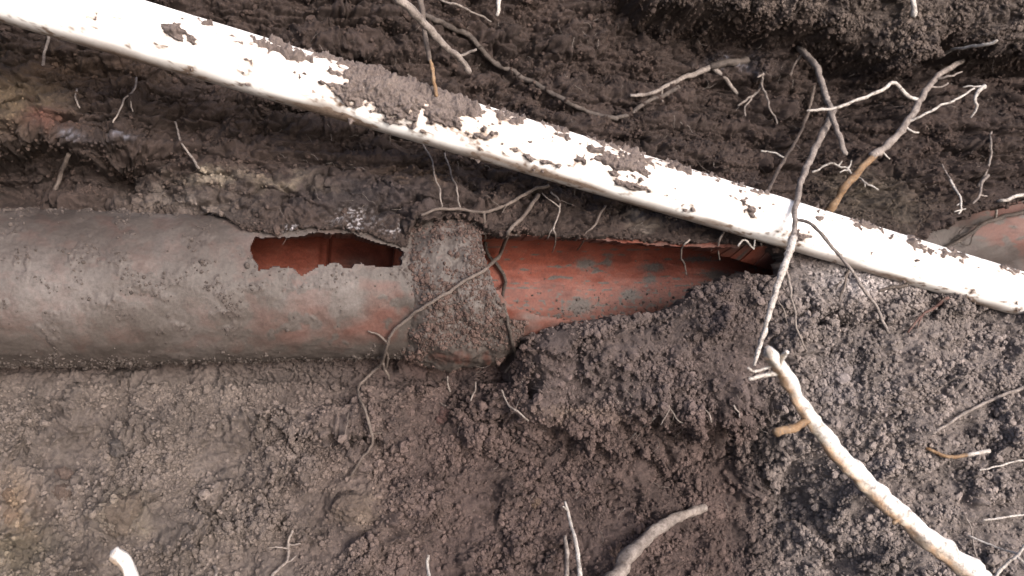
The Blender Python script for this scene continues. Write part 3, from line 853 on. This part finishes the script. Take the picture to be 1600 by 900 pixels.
def spline(pts, n):
    pts = np.array(pts, float)
    if len(pts) == 2: pts = np.array([pts[0], (pts[0]+pts[1])/2, pts[1]])
    p = np.vstack([2*pts[0]-pts[1], pts, 2*pts[-1]-pts[-2]])
    out = []
    seg = len(pts)-1
    ln = np.linalg.norm(np.diff(pts[:, :2], axis=0), axis=1); cum = np.concatenate([[0], np.cumsum(ln)])
    for s in np.linspace(0, cum[-1], n):
        i = min(max(np.searchsorted(cum, s, 'right')-1, 0), seg-1)
        t = (s-cum[i])/max(ln[i], 1e-9)
        a, b, c, d = p[i], p[i+1], p[i+2], p[i+3]
        out.append(0.5*((2*b)+(-a+c)*t+(2*a-5*b+4*c-d)*t*t+(-a+3*b-3*c+d)*t**3))
    return np.array(out)

RC = [0]
def tube(name, path3, rad, material, parent=None, sides=9, knob=0.24):
    RC[0] += 1; seed = RC[0]*13
    n = len(path3)
    tang = np.gradient(path3, axis=0); tang /= np.linalg.norm(tang, axis=1)[:, None]+1e-12
    ref = np.array((0.3, 0.2, 0.9)); u = ref-tang[0]*(ref@tang[0]); u /= np.linalg.norm(u)
    rings = []
    s = np.concatenate([[0], np.cumsum(np.linalg.norm(np.diff(path3, axis=0), axis=1))])
    for i in range(n):
        u = u-tang[i]*(u@tang[i]); u /= np.linalg.norm(u); v = np.cross(tang[i], u)
        th = np.linspace(0, 2*math.pi, sides, endpoint=False)
        sl = s[i]/(3.2*rad.mean()+1e-6)+0*th
        k = 1+knob*(vnoise(np.cos(th)*1.1+10, sl+seed, seed)+vnoise(np.sin(th)*1.1+20, sl+seed+5, seed+1)+0.6*vnoise(np.cos(th)*2.3+40, sl*2.6, seed+2)+0.5*vnoise(sl*2, 0*th+seed, seed+3))
        rings.append(path3[i]+rad[i]*k[:, None]*(np.cos(th)[:, None]*u+np.sin(th)[:, None]*v))
    V = np.concatenate(rings+[path3[:1]-tang[:1]*rad[0]*0.5, path3[-1:]+tang[-1:]*rad[-1]*0.7])
    F = []
    for i in range(n-1):
        for j in range(sides):
            a = i*sides+j; b = i*sides+(j+1) % sides
            F.append((a, b, b+sides, a+sides))
    for j in range(sides):
        F.append(((j+1) % sides, j, n*sides)); F.append(((n-1)*sides+j, (n-1)*sides+(j+1) % sides, n*sides+1))
    me = bpy.data.meshes.new(name); me.from_pydata(V.tolist(), [], F); me.update()
    me.polygons.foreach_set('use_smooth', [True]*len(me.polygons))
    me.materials.append(material)
    if material is M_STICK:
        flank = np.array((-0.80, -0.15, -0.58)); ctr = np.repeat(path3, sides, axis=0)
        dv = V[:n*sides]-ctr; dv /= np.linalg.norm(dv, axis=1)[:, None]+1e-9
        brn = np.concatenate([sstep(0.05, 0.6, dv@flank)*0.9, [0, 0]])  # browner on the side turned left and down
        at_ = me.attributes.new('brown_tint', 'FLOAT', 'POINT'); at_.data.foreach_set('value', brn.astype(np.float32))
    return link(bpy.data.objects.new(name, me), parent)

def trace(pts, w0, w1, off=0.0, depth=None, front=False, wig=1.0, seed=0):
    """a root's course: photo position plus how far it stands off the surface it hangs before (or its own depth)"""
    L = sum(math.dist(a[:2], b[:2]) for a, b in zip(pts[:-1], pts[1:]))
    n = max(8, int(L/4.5))
    q = spline([p[:2] for p in pts], n)
    rng = np.arange(n)*L/n
    cl = np.concatenate([[0], np.cumsum([math.dist(a[:2], b[:2]) for a, b in zip(pts[:-1], pts[1:])])])/L
    if max(w0, w1) < 7: wig = wig*1.5
    q[:, 0] += wig*1.8*fbm(rng/22+seed*3.1, np.full(n, seed*7.7), 3, 500); q[:, 1] += wig*1.8*fbm(rng/22+seed*1.1+50, np.full(n, seed*5.3), 3, 510)
    if depth is not None:
        dep = np.interp(np.linspace(0, 1, n), cl if len(depth) == len(pts) else np.linspace(0, 1, len(depth)), depth)
    else:
        dep = np.zeros(n); tree = BVW if front else BV
        for i in range(n):
            r = ray(q[i, 0], q[i, 1]); h = tree.ray_cast(CPOS, r)
            dep[i] = (h[0]-CPOS).dot(FWD) if h[0] is not None else (dep[i-1] if i else 0.65)
        k = 7
        pad = np.pad(dep, k//2, mode='edge'); mn = np.array([np.percentile(pad[i:i+k], 30) for i in range(n)])
        pad = np.pad(mn, 3, mode='edge'); dep = np.convolve(pad, np.ones(7)/7, 'valid')
        o = np.interp(np.linspace(0, 1, n), np.linspace(0, 1, len(off)), off) if isinstance(off, (list, tuple)) else np.full(n, off)
        dep = dep-o
    path = np.array([np.array(at_depth(q[i, 0], q[i, 1], dep[i])) for i in range(n)])
    wpx = np.interp(np.linspace(0, 1, n), [0, 1], [w0, w1])*(0.80 if max(w0, w1) < 12 else 0.88)
    rad = wpx/2*dep/FPX
    return path, rad

def root(label, pts, w0, w1, material, off=0.002, depth=None, front=False, branches=(), wig=1.0, name='root', cat='root', group=None, sides=9):
    RC[0] += 1
    p, r = trace(pts, w0, w1, off, depth, front, wig, RC[0])
    o = tube(name, p, r, material, None, sides)
    tag(o, label, cat, group)
    for bdef in branches:
        bp, bw0, bw1 = bdef[0], bdef[1], bdef[2]; kw = bdef[3] if len(bdef) > 3 else {}
        RC[0] += 1
        bpath, brad = trace(bp, bw0, bw1, kw.get('off', off if not isinstance(off, (list, tuple)) else off[-1]), kw.get('depth', None), front, kw.get('wig', wig), RC[0])
        # start on the stem
        j = np.argmin(np.linalg.norm(p-bpath[0], axis=1))
        px_, py_, pz_ = project(p); j = np.argmin(np.hypot(px_-bp[0][0], py_-bp[0][1]))
        shift = p[j]-bpath[0]
        fall = np.clip(1-np.linspace(0, 1, len(bpath))*1.0, 0, 1)[:, None] if kw.get('depth') is None else np.clip(1-np.linspace(0, 1, len(bpath))*2, 0, 1)[:, None]
        bpath = bpath+shift*fall
        tube(kw.get('name', 'branch'), bpath, brad, kw.get('mat', material), o, 7)
    return o

W, G, B, DK, OC, RD = M_ROOT_WHITE, M_ROOT_GREY, M_ROOT_BROWN, M_ROOT_DARK, M_ROOT_OCHRE, M_ROOT_RED
# --- foreground sticks
root('thick pale root end reaching in from the lower right corner, close and blurred', [(1203, 552), (1226, 585), (1258, 640), (1300, 698), (1352, 752), (1420, 815), (1530, 905), (1640, 1010)],
     24, 44, M_STICK, depth=[0.37, 0.385, 0.40, 0.415, 0.43, 0.44, 0.45, 0.46], wig=0.8, name='thick_root', sides=18,
     branches=[([(1266, 658), (1240, 668), (1212, 676)], 13, 17, dict(depth=[0.40, 0.392, 0.385], mat=OC)),
               ([(1222, 582), (1198, 586), (1172, 592)], 11, 7, dict(depth=[0.385, 0.38, 0.375], mat=W)),
               ([(1214, 570), (1204, 556), (1199, 545)], 20, 13, dict(depth=[0.378, 0.370, 0.366], mat=W)),
               ([(1216, 572), (1222, 558), (1229, 549)], 15, 8, dict(depth=[0.378, 0.372, 0.368], mat=M_STICK)),
               ([(1186, 588), (1176, 580), (1168, 574)], 6, 4, dict(depth=[0.378, 0.376, 0.374], mat=W)),
               ([(1405, 806), (1396, 818)], 12, 7, dict(depth=[0.436, 0.434], mat=OC))])
root('grey barked stick lying on the slope at the bottom right of centre', [(1103, 792), (1072, 803), (1045, 812), (1015, 838), (985, 868), (950, 915), (920, 960)], 14, 34, G, off=[0.004, 0.014, 0.02, 0.025], wig=1.2, name='thick_root', sides=14)
root('white snapped root stub at the bottom left edge, out of focus', [(178, 864), (190, 872), (200, 890), (208, 940)], 26, 24, M_STICK, depth=[0.40, 0.40, 0.40, 0.40], wig=0.4, name='root_stub', sides=14)
root('slender pale twig standing up at the bottom edge right of centre', [(883, 784), (893, 820), (902, 862), (909, 930)], 5, 11, W, off=[0.012, 0.03, 0.04], wig=0.6, branches=[([(888, 797), (880, 790)], 4, 3)])
root('short pale twig beside the slender one at the bottom edge', [(883, 838), (886, 870), (884, 930)], 8, 10, G, off=[0.015, 0.03, 0.04], wig=0.5)
root('tiny forked cream rootlet on the lower left slope', [(455, 829), (449, 850), (448, 872), (434, 890), (424, 905)], 5, 6, G, off=0.004, wig=1.0,
     branches=[([(449, 850), (470, 849)], 4, 2.5), ([(447, 857), (432, 853), (417, 857)], 4, 2.5), ([(446, 876), (455, 873), (462, 866)], 4, 2.5)])
root('white root tip poking up at the bottom edge left of centre', [(669, 868), (668, 885), (673, 915)], 6, 8, W, off=[0.01, 0.02], wig=0.4)
root('faint cream root tip at the bottom edge between stub and forked rootlet', [(334, 884), (338, 893), (333, 912)], 6, 7, G, off=[0.004, 0.01], wig=0.4)
# --- roots hanging before and over the white pipe
root('long pale root hanging in front of the white pipe and forking below it', [(1302, 172), (1290, 200), (1274, 232), (1255, 275), (1244, 320), (1239, 378), (1222, 425), (1205, 480), (1192, 525), (1178, 571)],
     13, 5, G, depth=[0.80, 0.765, 0.735, 0.69, 0.645, 0.62, 0.60, 0.59, 0.585, 0.58], wig=0.8, sides=12, name='hanging_root',
     branches=[([(1240, 372), (1222, 425), (1205, 480), (1192, 525), (1178, 571)], 15, 7, dict(depth=[0.619, 0.598, 0.588, 0.583, 0.579], mat=W)),
               ([(1248, 342), (1275, 352), (1300, 382), (1325, 415), (1350, 452), (1372, 485), (1388, 520)], 7, 6, dict(depth=[0.63, 0.62, 0.61, 0.605, 0.60, 0.60, 0.60], mat=G)),
               ([(1231, 415), (1238, 460), (1243, 500), (1252, 530), (1260, 548)], 6, 3.5, dict(depth=[0.60, 0.60, 0.60, 0.605, 0.61])),
               ([(1222, 462), (1228, 490), (1232, 508)], 3, 2, dict(depth=[0.60, 0.605, 0.61])),
               ])
root('brown root dropping from under the soil overhang to a blunt cut end', [(1248, 74), (1272, 100), (1284, 128), (1296, 168), (1308, 205), (1322, 241)], 12, 9, G, depth=[0.83, 0.80, 0.78, 0.76, 0.745, 0.735], sides=10, name='hanging_root',
     branches=[([(1252, 82), (1242, 100), (1234, 116)], 6, 4, dict(depth=[0.83, 0.82, 0.81], mat=B))])
root('thin dirty root left of the hanging pair, running down behind the white pipe', [(1272, 135), (1262, 178), (1248, 212), (1228, 245), (1212, 272), (1200, 300), (1196, 325)], 6, 8, B, off=[0.004, 0.012, 0.02, 0.03], sides=8,
     branches=[([(1217, 243), (1205, 237), (1190, 235)], 4, 3, dict(mat=W)), ([(1240, 222), (1250, 231)], 3, 2)])
root('forked root at upper right with an orange peeled length', [(1502, 96), (1475, 112), (1455, 130), (1438, 155), (1424, 182), (1405, 208), (1380, 232), (1362, 243)], 9, 14, G, depth=[0.86, 0.83, 0.80, 0.77, 0.75, 0.735, 0.725, 0.72], sides=12,
     branches=[([(1366, 240), (1345, 262), (1325, 285), (1308, 310), (1292, 332)], 13, 15, dict(depth=[0.722, 0.718, 0.72, 0.725, 0.73], mat=OC)),
               ([(1438, 156), (1420, 148), (1408, 137), (1394, 129), (1370, 144), (1340, 155), (1300, 170), (1262, 172)], 8, 5, dict(depth=[0.77, 0.765, 0.76, 0.755, 0.75, 0.745, 0.74, 0.735], mat=W)),
               ([(1416, 192), (1440, 182), (1470, 165), (1500, 152), (1522, 139)], 5, 4, dict(depth=[0.745, 0.74, 0.74, 0.74, 0.745], mat=W)),
               ([(1460, 124), (1480, 120), (1505, 112)], 5, 3, dict(depth=[0.80, 0.80, 0.805], mat=G)),
               ([(1455, 136), (1470, 136), (1482, 130)], 4, 3, dict(depth=[0.80, 0.80, 0.805], mat=G)),
               ([(1412, 197), (1425, 204), (1437, 207)], 5, 3, dict(depth=[0.74, 0.74, 0.742], mat=W)),
               ([(1382, 226), (1379, 237), (1391, 247)], 4, 3, dict(depth=[0.727, 0.727, 0.73], mat=W)),
               ([(1402, 205), (1400, 221)], 4, 3, dict(depth=[0.735, 0.735], mat=W))])
root('pale kinked rootlet with a white knob near the upper right edge', [(1538, 136), (1528, 143), (1522, 158), (1526, 168), (1517, 184)], 9, 3.5, W, depth=[0.755, 0.755, 0.755, 0.757, 0.76], name='rootlet',
     branches=[([(1538, 136), (1520, 135), (1505, 136)], 4, 3, dict(depth=[0.755, 0.757, 0.76]))])
root('pale root poking out under the overhang at the far upper right', [(1462, 90), (1488, 78), (1512, 73), (1535, 71), (1559, 65)], 5, 6, W, off=[0.002, 0.02, 0.03, 0.035])
root('frizzy white rootlet above the white pipe at right', [(1268, 270), (1290, 260), (1308, 258), (1325, 264), (1335, 275), (1352, 283), (1370, 298)], 4, 3, W, off=0.02, wig=2.0, name='rootlet',
     branches=[([(1325, 264), (1330, 252)], 4, 2), ([(1308, 258), (1318, 250)], 4, 2), ([(1326, 264), (1316, 272)], 3, 2), ([(1348, 281), (1350, 290)], 3, 2)])
root('small dangling rootlet left of the hanging roots at upper right', [(1193, 112), (1190, 130), (1182, 145), (1170, 155), (1154, 164)], 5, 3.5, G, off=0.01, wig=1.4, name='rootlet',
     branches=[([(1190, 133), (1197, 150), (1202, 170), (1212, 185), (1216, 200)], 5, 3), ([(1195, 165), (1180, 168), (1165, 172), (1162, 183)], 4, 3), ([(1186, 108), (1184, 120)], 4, 3)])
root('dusty root emerging from the wall below the overhang, curving left', [(985, 150), (1015, 146), (1040, 135), (1065, 123), (1090, 114), (1110, 104)], 6, 11, G, off=[0.006, 0.006, 0.004], wig=1.0,
     branches=[([(1110, 104), (1135, 98), (1165, 96)], 14, 14, dict(mat=M_ROOT_SOIL)), ([(1130, 112), (1143, 125), (1151, 146)], 9, 7), ([(1036, 137), (1035, 158)], 4, 3)])
root('lower dusty root running down left from the same hollow', [(1060, 136), (1035, 150), (1010, 160), (985, 178), (960, 186)], 9, 8, M_ROOT_SOIL, off=0.001)
# --- upper middle
root('grey broken twig at the top edge pointing down right to a stub', [(612, -12), (640, 14), (668, 42), (695, 72), (718, 90), (734, 112)], 18, 9, G, depth=[0.52, 0.53, 0.545, 0.56, 0.575, 0.585], wig=0.9, sides=12, name='twig', cat='twig',
     branches=[([(722, 84), (733, 80), (744, 76)], 6, 5, dict(depth=[0.58, 0.578, 0.576]))])
root('thin upright root from the top edge ending in an orange length behind the white pipe', [(656, -10), (661, 30), (667, 65), (671, 95)], 11, 9, B, depth=[0.565, 0.565, 0.565, 0.565], sides=10,
     branches=[([(671, 90), (676, 115), (681, 150)], 8, 8, dict(depth=[0.565, 0.565, 0.565], mat=OC))])
root('long grey root pressed against the dark wall above the white pipe', [(655, 18), (700, 40), (735, 58), (765, 92), (800, 112), (840, 133), (880, 155), (920, 175), (965, 186)], 11, 9, M_ROOT_SOIL, off=0.001, wig=1.3, sides=10)
root('thin twig at the top edge beside the pale stub', [(682, -5), (710, 8), (740, 20), (768, 34)], 5, 3.5, G, off=0.03)
root('pale blunt root stub at the top edge of the wall', [(781, -12), (779, 8), (777, 25)], 11, 6, W, off=0.03, name='root_stub')
root('small whitish root stub at the top edge above the overhang', [(1421, -6), (1428, 8), (1429, 26)], 7, 12, W, off=0.012, name='root_stub')
# --- around the collar
root('root arching over the top of the collar', [(858, 290), (838, 294), (815, 304), (790, 322), (765, 329), (740, 331), (710, 327), (680, 329), (660, 337)], 7, 6, B, off=0.006, wig=1.0,
     branches=[([(757, 330), (758, 355), (757, 376)], 6, 4), ([(790, 322), (788, 334)], 4, 2)])
root('thin hanging thread root left of its twin above the collar', [(660, 222), (672, 248), (683, 285), (691, 326)], 3.5, 3, G, off=[0.008, 0.012, 0.008], name='rootlet')
root('thin hanging thread root right of its twin above the collar', [(697, 238), (704, 272), (714, 295), (719, 325)], 3.5, 3, G, off=[0.008, 0.012, 0.008], name='rootlet')
root('long root crossing the collar diagonally and trailing down the slope', [(842, 306), (822, 332), (795, 362), (784, 392), (765, 415), (730, 437), (695, 460), (650, 488), (618, 515), (604, 545), (596, 570), (573, 590), (560, 604), (563, 625), (571, 645), (581, 680), (578, 698), (560, 725), (548, 742)],
     8, 5, B, off=[0.008, 0.006, 0.004, 0.003, 0.006, 0.008, 0.005, 0.003], wig=1.2, sides=10,
     branches=[([(604, 535), (592, 525), (576, 516)], 5, 3), ([(598, 566), (604, 582), (608, 594)], 6, 4), ([(603, 552), (606, 560), (600, 575)], 6, 5), ([(581, 677), (598, 676)], 4, 2.5)])
root('dark root hugging the right lip of the collar', [(757, 378), (762, 396), (776, 412), (789, 435), (786, 458), (790, 490), (798, 525), (805, 560), (790, 582)], 7, 6, DK, off=0.003, wig=1.0, sides=9)
root('thin bare rootlet dangling over the rim of the open pipe', [(862, 300), (874, 318), (872, 340), (864, 355), (868, 368), (863, 394)], 4, 2.5, G, off=[0.006, 0.012, 0.012], name='rootlet',
     branches=[([(868, 322), (856, 312), (848, 304)], 3, 2), ([(865, 355), (856, 374)], 3, 2)])
root('short dark rootlet bent over the rim of the open pipe', [(945, 322), (932, 345), (916, 368), (903, 392)], 5, 3, B, off=0.006, name='rootlet')
root('curled pale rootlet inside the right half of the open pipe', [(1078, 374), (1068, 385), (1064, 400), (1069, 415), (1072, 428)], 4, 2.5, G, off=[0.004, 0.02, 0.02], name='rootlet')
root('short pale rootlet under the white pipe, left of a forked one', [(1129, 364), (1124, 380), (1121, 406)], 5, 3, G, off=[0.004, 0.02], name='rootlet')
root('small forked cream rootlet just under the white pipe', [(1152, 385), (1163, 374), (1178, 390)], 4, 4, W, off=0.02, name='rootlet', branches=[([(1176, 388), (1179, 376)], 3, 3)])
root('fine rootlet pair hanging under the white pipe near the big hanging root', [(1188, 380), (1185, 396), (1177, 408)], 4, 2.5, G, off=0.02, name='rootlet', branches=[([(1188, 380), (1198, 398), (1208, 424)], 3.5, 2)])
# --- right side
root('dark root with fine hairs lying in the half pipe at the far right', [(1640, 322), (1600, 332), (1560, 340), (1535, 352), (1505, 372), (1470, 392)], 9, 7, DK, off=[0.01, 0.012, 0.006], wig=1.3,
     branches=[([(1540, 348), (1522, 354), (1508, 352), (1495, 366)], 3, 1.8), ([(1528, 356), (1512, 364), (1500, 375)], 3, 1.8), ([(1530, 360), (1522, 372), (1515, 386), (1500, 378)], 3, 1.8), ([(1512, 350), (1502, 358), (1488, 372)], 3, 1.8)])
root('pale forked rootlet above the half pipe, left of another', [(1484, 282), (1496, 300), (1502, 312), (1502, 325), (1498, 335)], 5, 3.5, W, off=0.012, name='rootlet', branches=[([(1501, 327), (1510, 326)], 3, 2), ([(1500, 328), (1492, 334)], 3, 2), ([(1502, 316), (1494, 320)], 3, 2)])
root('pale crooked rootlet above the half pipe, right of another', [(1546, 275), (1534, 288), (1530, 304), (1520, 318)], 6, 4, G, off=0.012, name='rootlet', branches=[([(1531, 306), (1543, 308)], 3, 2.5)])
root('short white root spur on the rim of the half pipe', [(1612, 304), (1590, 306), (1575, 312), (1558, 315), (1557, 328), (1556, 339)], 8, 5, W, off=0.01, name='rootlet')
root('thin root trailing down the wall near the right edge', [(1550, 205), (1548, 235), (1543, 265), (1528, 290)], 4, 5, G, off=0.006)
root('fine forked rootlet on the wall left of the right edge root', [(1472, 258), (1485, 280), (1497, 300)], 3, 3.5, G, off=0.004, name='rootlet')
root('dark rootlet under the white pipe above the pale ledge', [(1328, 420), (1320, 445), (1312, 470)], 5, 3, B, off=0.004, name='rootlet', branches=[([(1318, 422), (1310, 440), (1306, 452)], 4, 2.5)])
root('dark root sliver under the lower edge of the white pipe', [(1370, 455), (1392, 450), (1418, 445)], 6, 8, DK, off=0.004)
root('reddish root on the right mound under the white pipe', [(1482, 467), (1466, 475), (1448, 488), (1434, 500), (1420, 520)], 6, 4, RD, off=0.006, branches=[([(1440, 495), (1434, 512)], 4, 2.5)])
root('ochre curved twig with a white tip on the right mound', [(1448, 700), (1466, 708), (1490, 714), (1515, 712)], 6, 8, OC, off=[0.002, 0.008, 0.012], name='twig', cat='twig', branches=[([(1512, 712), (1530, 709), (1546, 704)], 8, 8, dict(mat=W, off=0.016))])
root('grey root running in from the right edge over the mound', [(1640, 590), (1598, 606), (1560, 620), (1520, 638), (1485, 660), (1458, 678)], 8, 5, G, off=0.005)
root('bright star shaped white root at the bottom right corner', [(1620, 810), (1605, 845), (1590, 868), (1572, 882), (1548, 910)], 6, 6, W, depth=[0.47]*5, wig=0.5, branches=[([(1590, 867), (1560, 856), (1513, 837)], 5, 3, dict(depth=[0.47, 0.48, 0.49])), ([(1590, 868), (1610, 885), (1630, 890)], 6, 5, dict(depth=[0.47, 0.465, 0.46]))])
root('thin white root at the right edge above the ochre twig level end', [(1625, 716), (1590, 720), (1560, 728), (1530, 735)], 4, 3, W, off=0.01)
root('straight thin white root at the right edge above the star shaped one', [(1630, 801), (1590, 806), (1536, 813)], 4, 4, W, off=0.03, wig=0.4)
root('hair thin root on the mound beside the star shaped one', [(1508, 805), (1518, 830), (1523, 860), (1526, 885)], 3, 3, G, off=0.004, name='rootlet')
# --- left wall and slope
root('pale rootlet just under the white pipe at the far left', [(76, 56), (72, 75), (67, 102)], 5, 6, G, off=0.006, name='rootlet')
root('thin rootlet on the left wall, slanting down left', [(213, 122), (207, 143), (192, 160), (177, 190)], 4, 3, G, off=0.006, name='rootlet', branches=[([(204, 150), (208, 175)], 3, 2)])
root('tiny rootlet on the left wall', [(122, 140), (119, 152), (123, 168)], 3.5, 3, G, off=0.004, name='rootlet')
root('straw coloured rootlet on the left wall, slanting down right', [(273, 190), (284, 222), (296, 242), (312, 262)], 3.5, 5, G, off=0.006, name='rootlet')
root('dusty root in the crevice above the left pipe', [(108, 240), (98, 265), (86, 298)], 8, 9, B, off=0.006)
root('slanting straw rootlet under the collar', [(782, 610), (795, 632), (824, 656)], 3.5, 4, G, off=0.006, name='rootlet')
root('short upright rootlet under the collar, left of the slanting straw one', [(699, 590), (702, 610)], 3.5, 3, G, off=0.006, name='rootlet')
root('curved rootlet under the collar beside the slanting straw one', [(743, 598), (741, 615), (735, 627)], 3, 3, G, off=0.006, name='rootlet')
root('fine rootlet left of the trailing root on the slope', [(545, 645), (541, 665), (538, 687)], 3, 3, B, off=0.005, name='rootlet')
root('bristly rootlet under the ledge right of centre', [(1044, 628), (1052, 645), (1060, 658), (1072, 662)], 3.5, 2.5, G, off=0.008, name='rootlet', branches=[([(1048, 636), (1042, 650), (1030, 665)], 3, 2), ([(1052, 648), (1048, 664)], 3, 2), ([(1044, 628), (1034, 642)], 3, 2)])
root('slanting rootlet under the ledge left of the bristly one', [(1025, 650), (1005, 668), (982, 686)], 4, 3, G, off=0.006, name='rootlet')
root('small fibrous rootlet hanging at the ledge corner', [(1148, 632), (1154, 642), (1155, 652)], 3.5, 3, G, off=0.006, name='rootlet')
root('short rootlet under the ledge right of the bristly one', [(1100, 640), (1108, 650), (1112, 658)], 3, 2.5, G, off=0.006, name='rootlet')

# ------------------------------------------------------------------ clods that stand out on the slope
def clod(label, px, py, rpx, tint, seed):
    h = BV.ray_cast(CPOS, ray(px, py)); dep = (h[0]-CPOS).dot(FWD); r = rpx*dep/FPX
    import bmesh
    bm = bmesh.new(); bmesh.ops.create_icosphere(bm, subdivisions=5, radius=1.0)
    co = np.array([v.co for v in bm.verts])
    th = np.arctan2(co[:, 1], co[:, 0])*0.6; zz = co[:, 2]
    k_ = 1+0.35*vnoise(co[:, 0]*1.1+seed, co[:, 1]*1.1+co[:, 2]*0.9, seed)+0.22*vnoise(co[:, 0]*2.7+co[:, 2], co[:, 1]*2.7-co[:, 2]*1.3, seed+1)
    k_ += 0.35*crumb(co[:, 0]+co[:, 2]*0.5+3, co[:, 1]-co[:, 2]*0.4, 0.34, seed+2)/0.34*0.34 + 0.9*crumb(co[:, 0]-co[:, 2]*0.5+3, co[:, 1]+co[:, 2]*0.6, 0.19, seed+3)+ 0.9*crumb(co[:, 0]+co[:, 2]*0.7+3, co[:, 1]-co[:, 2]*0.6, 0.12, seed+4)
    for v, kk in zip(bm.verts, k_): v.co = v.co*kk*r; v.co.y *= 0.85; v.co.z *= 0.75
    me = bpy.data.meshes.new('soil_clod'); bm.to_mesh(me); bm.free()
    me.polygons.foreach_set('use_smooth', [True]*len(me.polygons))
    m_ = soil_material('clod_soil', False, tuple(q_*t_ for q_, t_ in zip((0.68, 0.63, 0.66), tint))); me.materials.append(m_)
    o = link(bpy.data.objects.new('soil_clod', me))
    o.location = h[0]-Vector(NRM)*r*0.42
    o.rotation_euler = (seed*1.3, seed*0.7, seed*2.1)
    tag(o, label, 'clod', 'clods of earth on the lower slope')
clod('largest tan clod on the slope above the white stub at bottom left', 188, 806, 30, (0.135, 0.115, 0.09), 3)
clod('yellowish clod at the left edge, upper one of two', 15, 776, 11, (0.19, 0.145, 0.10), 4)
clod('yellowish clod at the left edge, lower one of two', 17, 808, 12, (0.18, 0.14, 0.10), 5)
clod('brownish clod on the left slope, upper of a pair', 100, 743, 13, (0.125, 0.10, 0.082), 6)
clod('brownish clod on the left slope, lower of a pair', 97, 774, 15, (0.125, 0.10, 0.08), 7)
clod('grey clod on the left slope below the clay pipe', 190, 700, 17, (0.12, 0.112, 0.10), 8)
clod('wide ochre brown clod left of the bottom centre', 548, 792, 23, (0.125, 0.103, 0.082), 9)
clod('rounded brown clod on the slope below the trailing root', 690, 786, 19, (0.11, 0.085, 0.072), 10)
clod('reddish clod on the slope below the collar', 693, 652, 13, (0.12, 0.078, 0.068), 11)
clod('small tan clod on the slope right of the bottom centre', 838, 784, 9, (0.16, 0.122, 0.09), 12)

# ------------------------------------------------------------------ hair roots nobody could count
def hairs(n):
    rng = random.Random(11); V, F = [], []
    for i in range(n):
        if rng.random() < 0.62: px, py = rng.uniform(420, 1600), rng.uniform(20, 370)
        else: px, py = rng.uniform(640, 1600), rng.uniform(560, 900)
        h = BV.ray_cast(CPOS, ray(px, py))
        if h[0] is None: continue
        L = rng.uniform(0.006, 0.022); r = rng.uniform(0.00016, 0.00034)
        p = Vector(h[0]); d = Vector((rng.uniform(-1, 1), -0.5, rng.uniform(-1.4, 0.6))).normalized(); m_ = 9
        off = len(V); ref = Vector((0.2, 0.9, 0.3))
        for k_ in range(m_):
            d = (d+Vector((rng.gauss(0, .28), rng.gauss(0, .28), rng.gauss(0, .28)-0.06))).normalized()
            u = d.cross(ref).normalized(); v = d.cross(u)
            rr = r*(1-0.6*k_/m_)
            for a_ in range(4): V.append(p+u*math.cos(a_*1.5708)*rr+v*math.sin(a_*1.5708)*rr)
            p = p+d*L/m_
        for k_ in range(m_-1):
            for a_ in range(4):
                q = off+k_*4+a_; q2 = off+k_*4+(a_+1) % 4; F.append((q, q2, q2+4, q+4))
    o = mesh_obj('root_hairs', np.array([tuple(v) for v in V]), np.array(F), M_ROOT_GREY)
    tag(o, 'fine hair roots sticking out of the soil bank', 'root hairs', kind='stuff')
hairs(520)
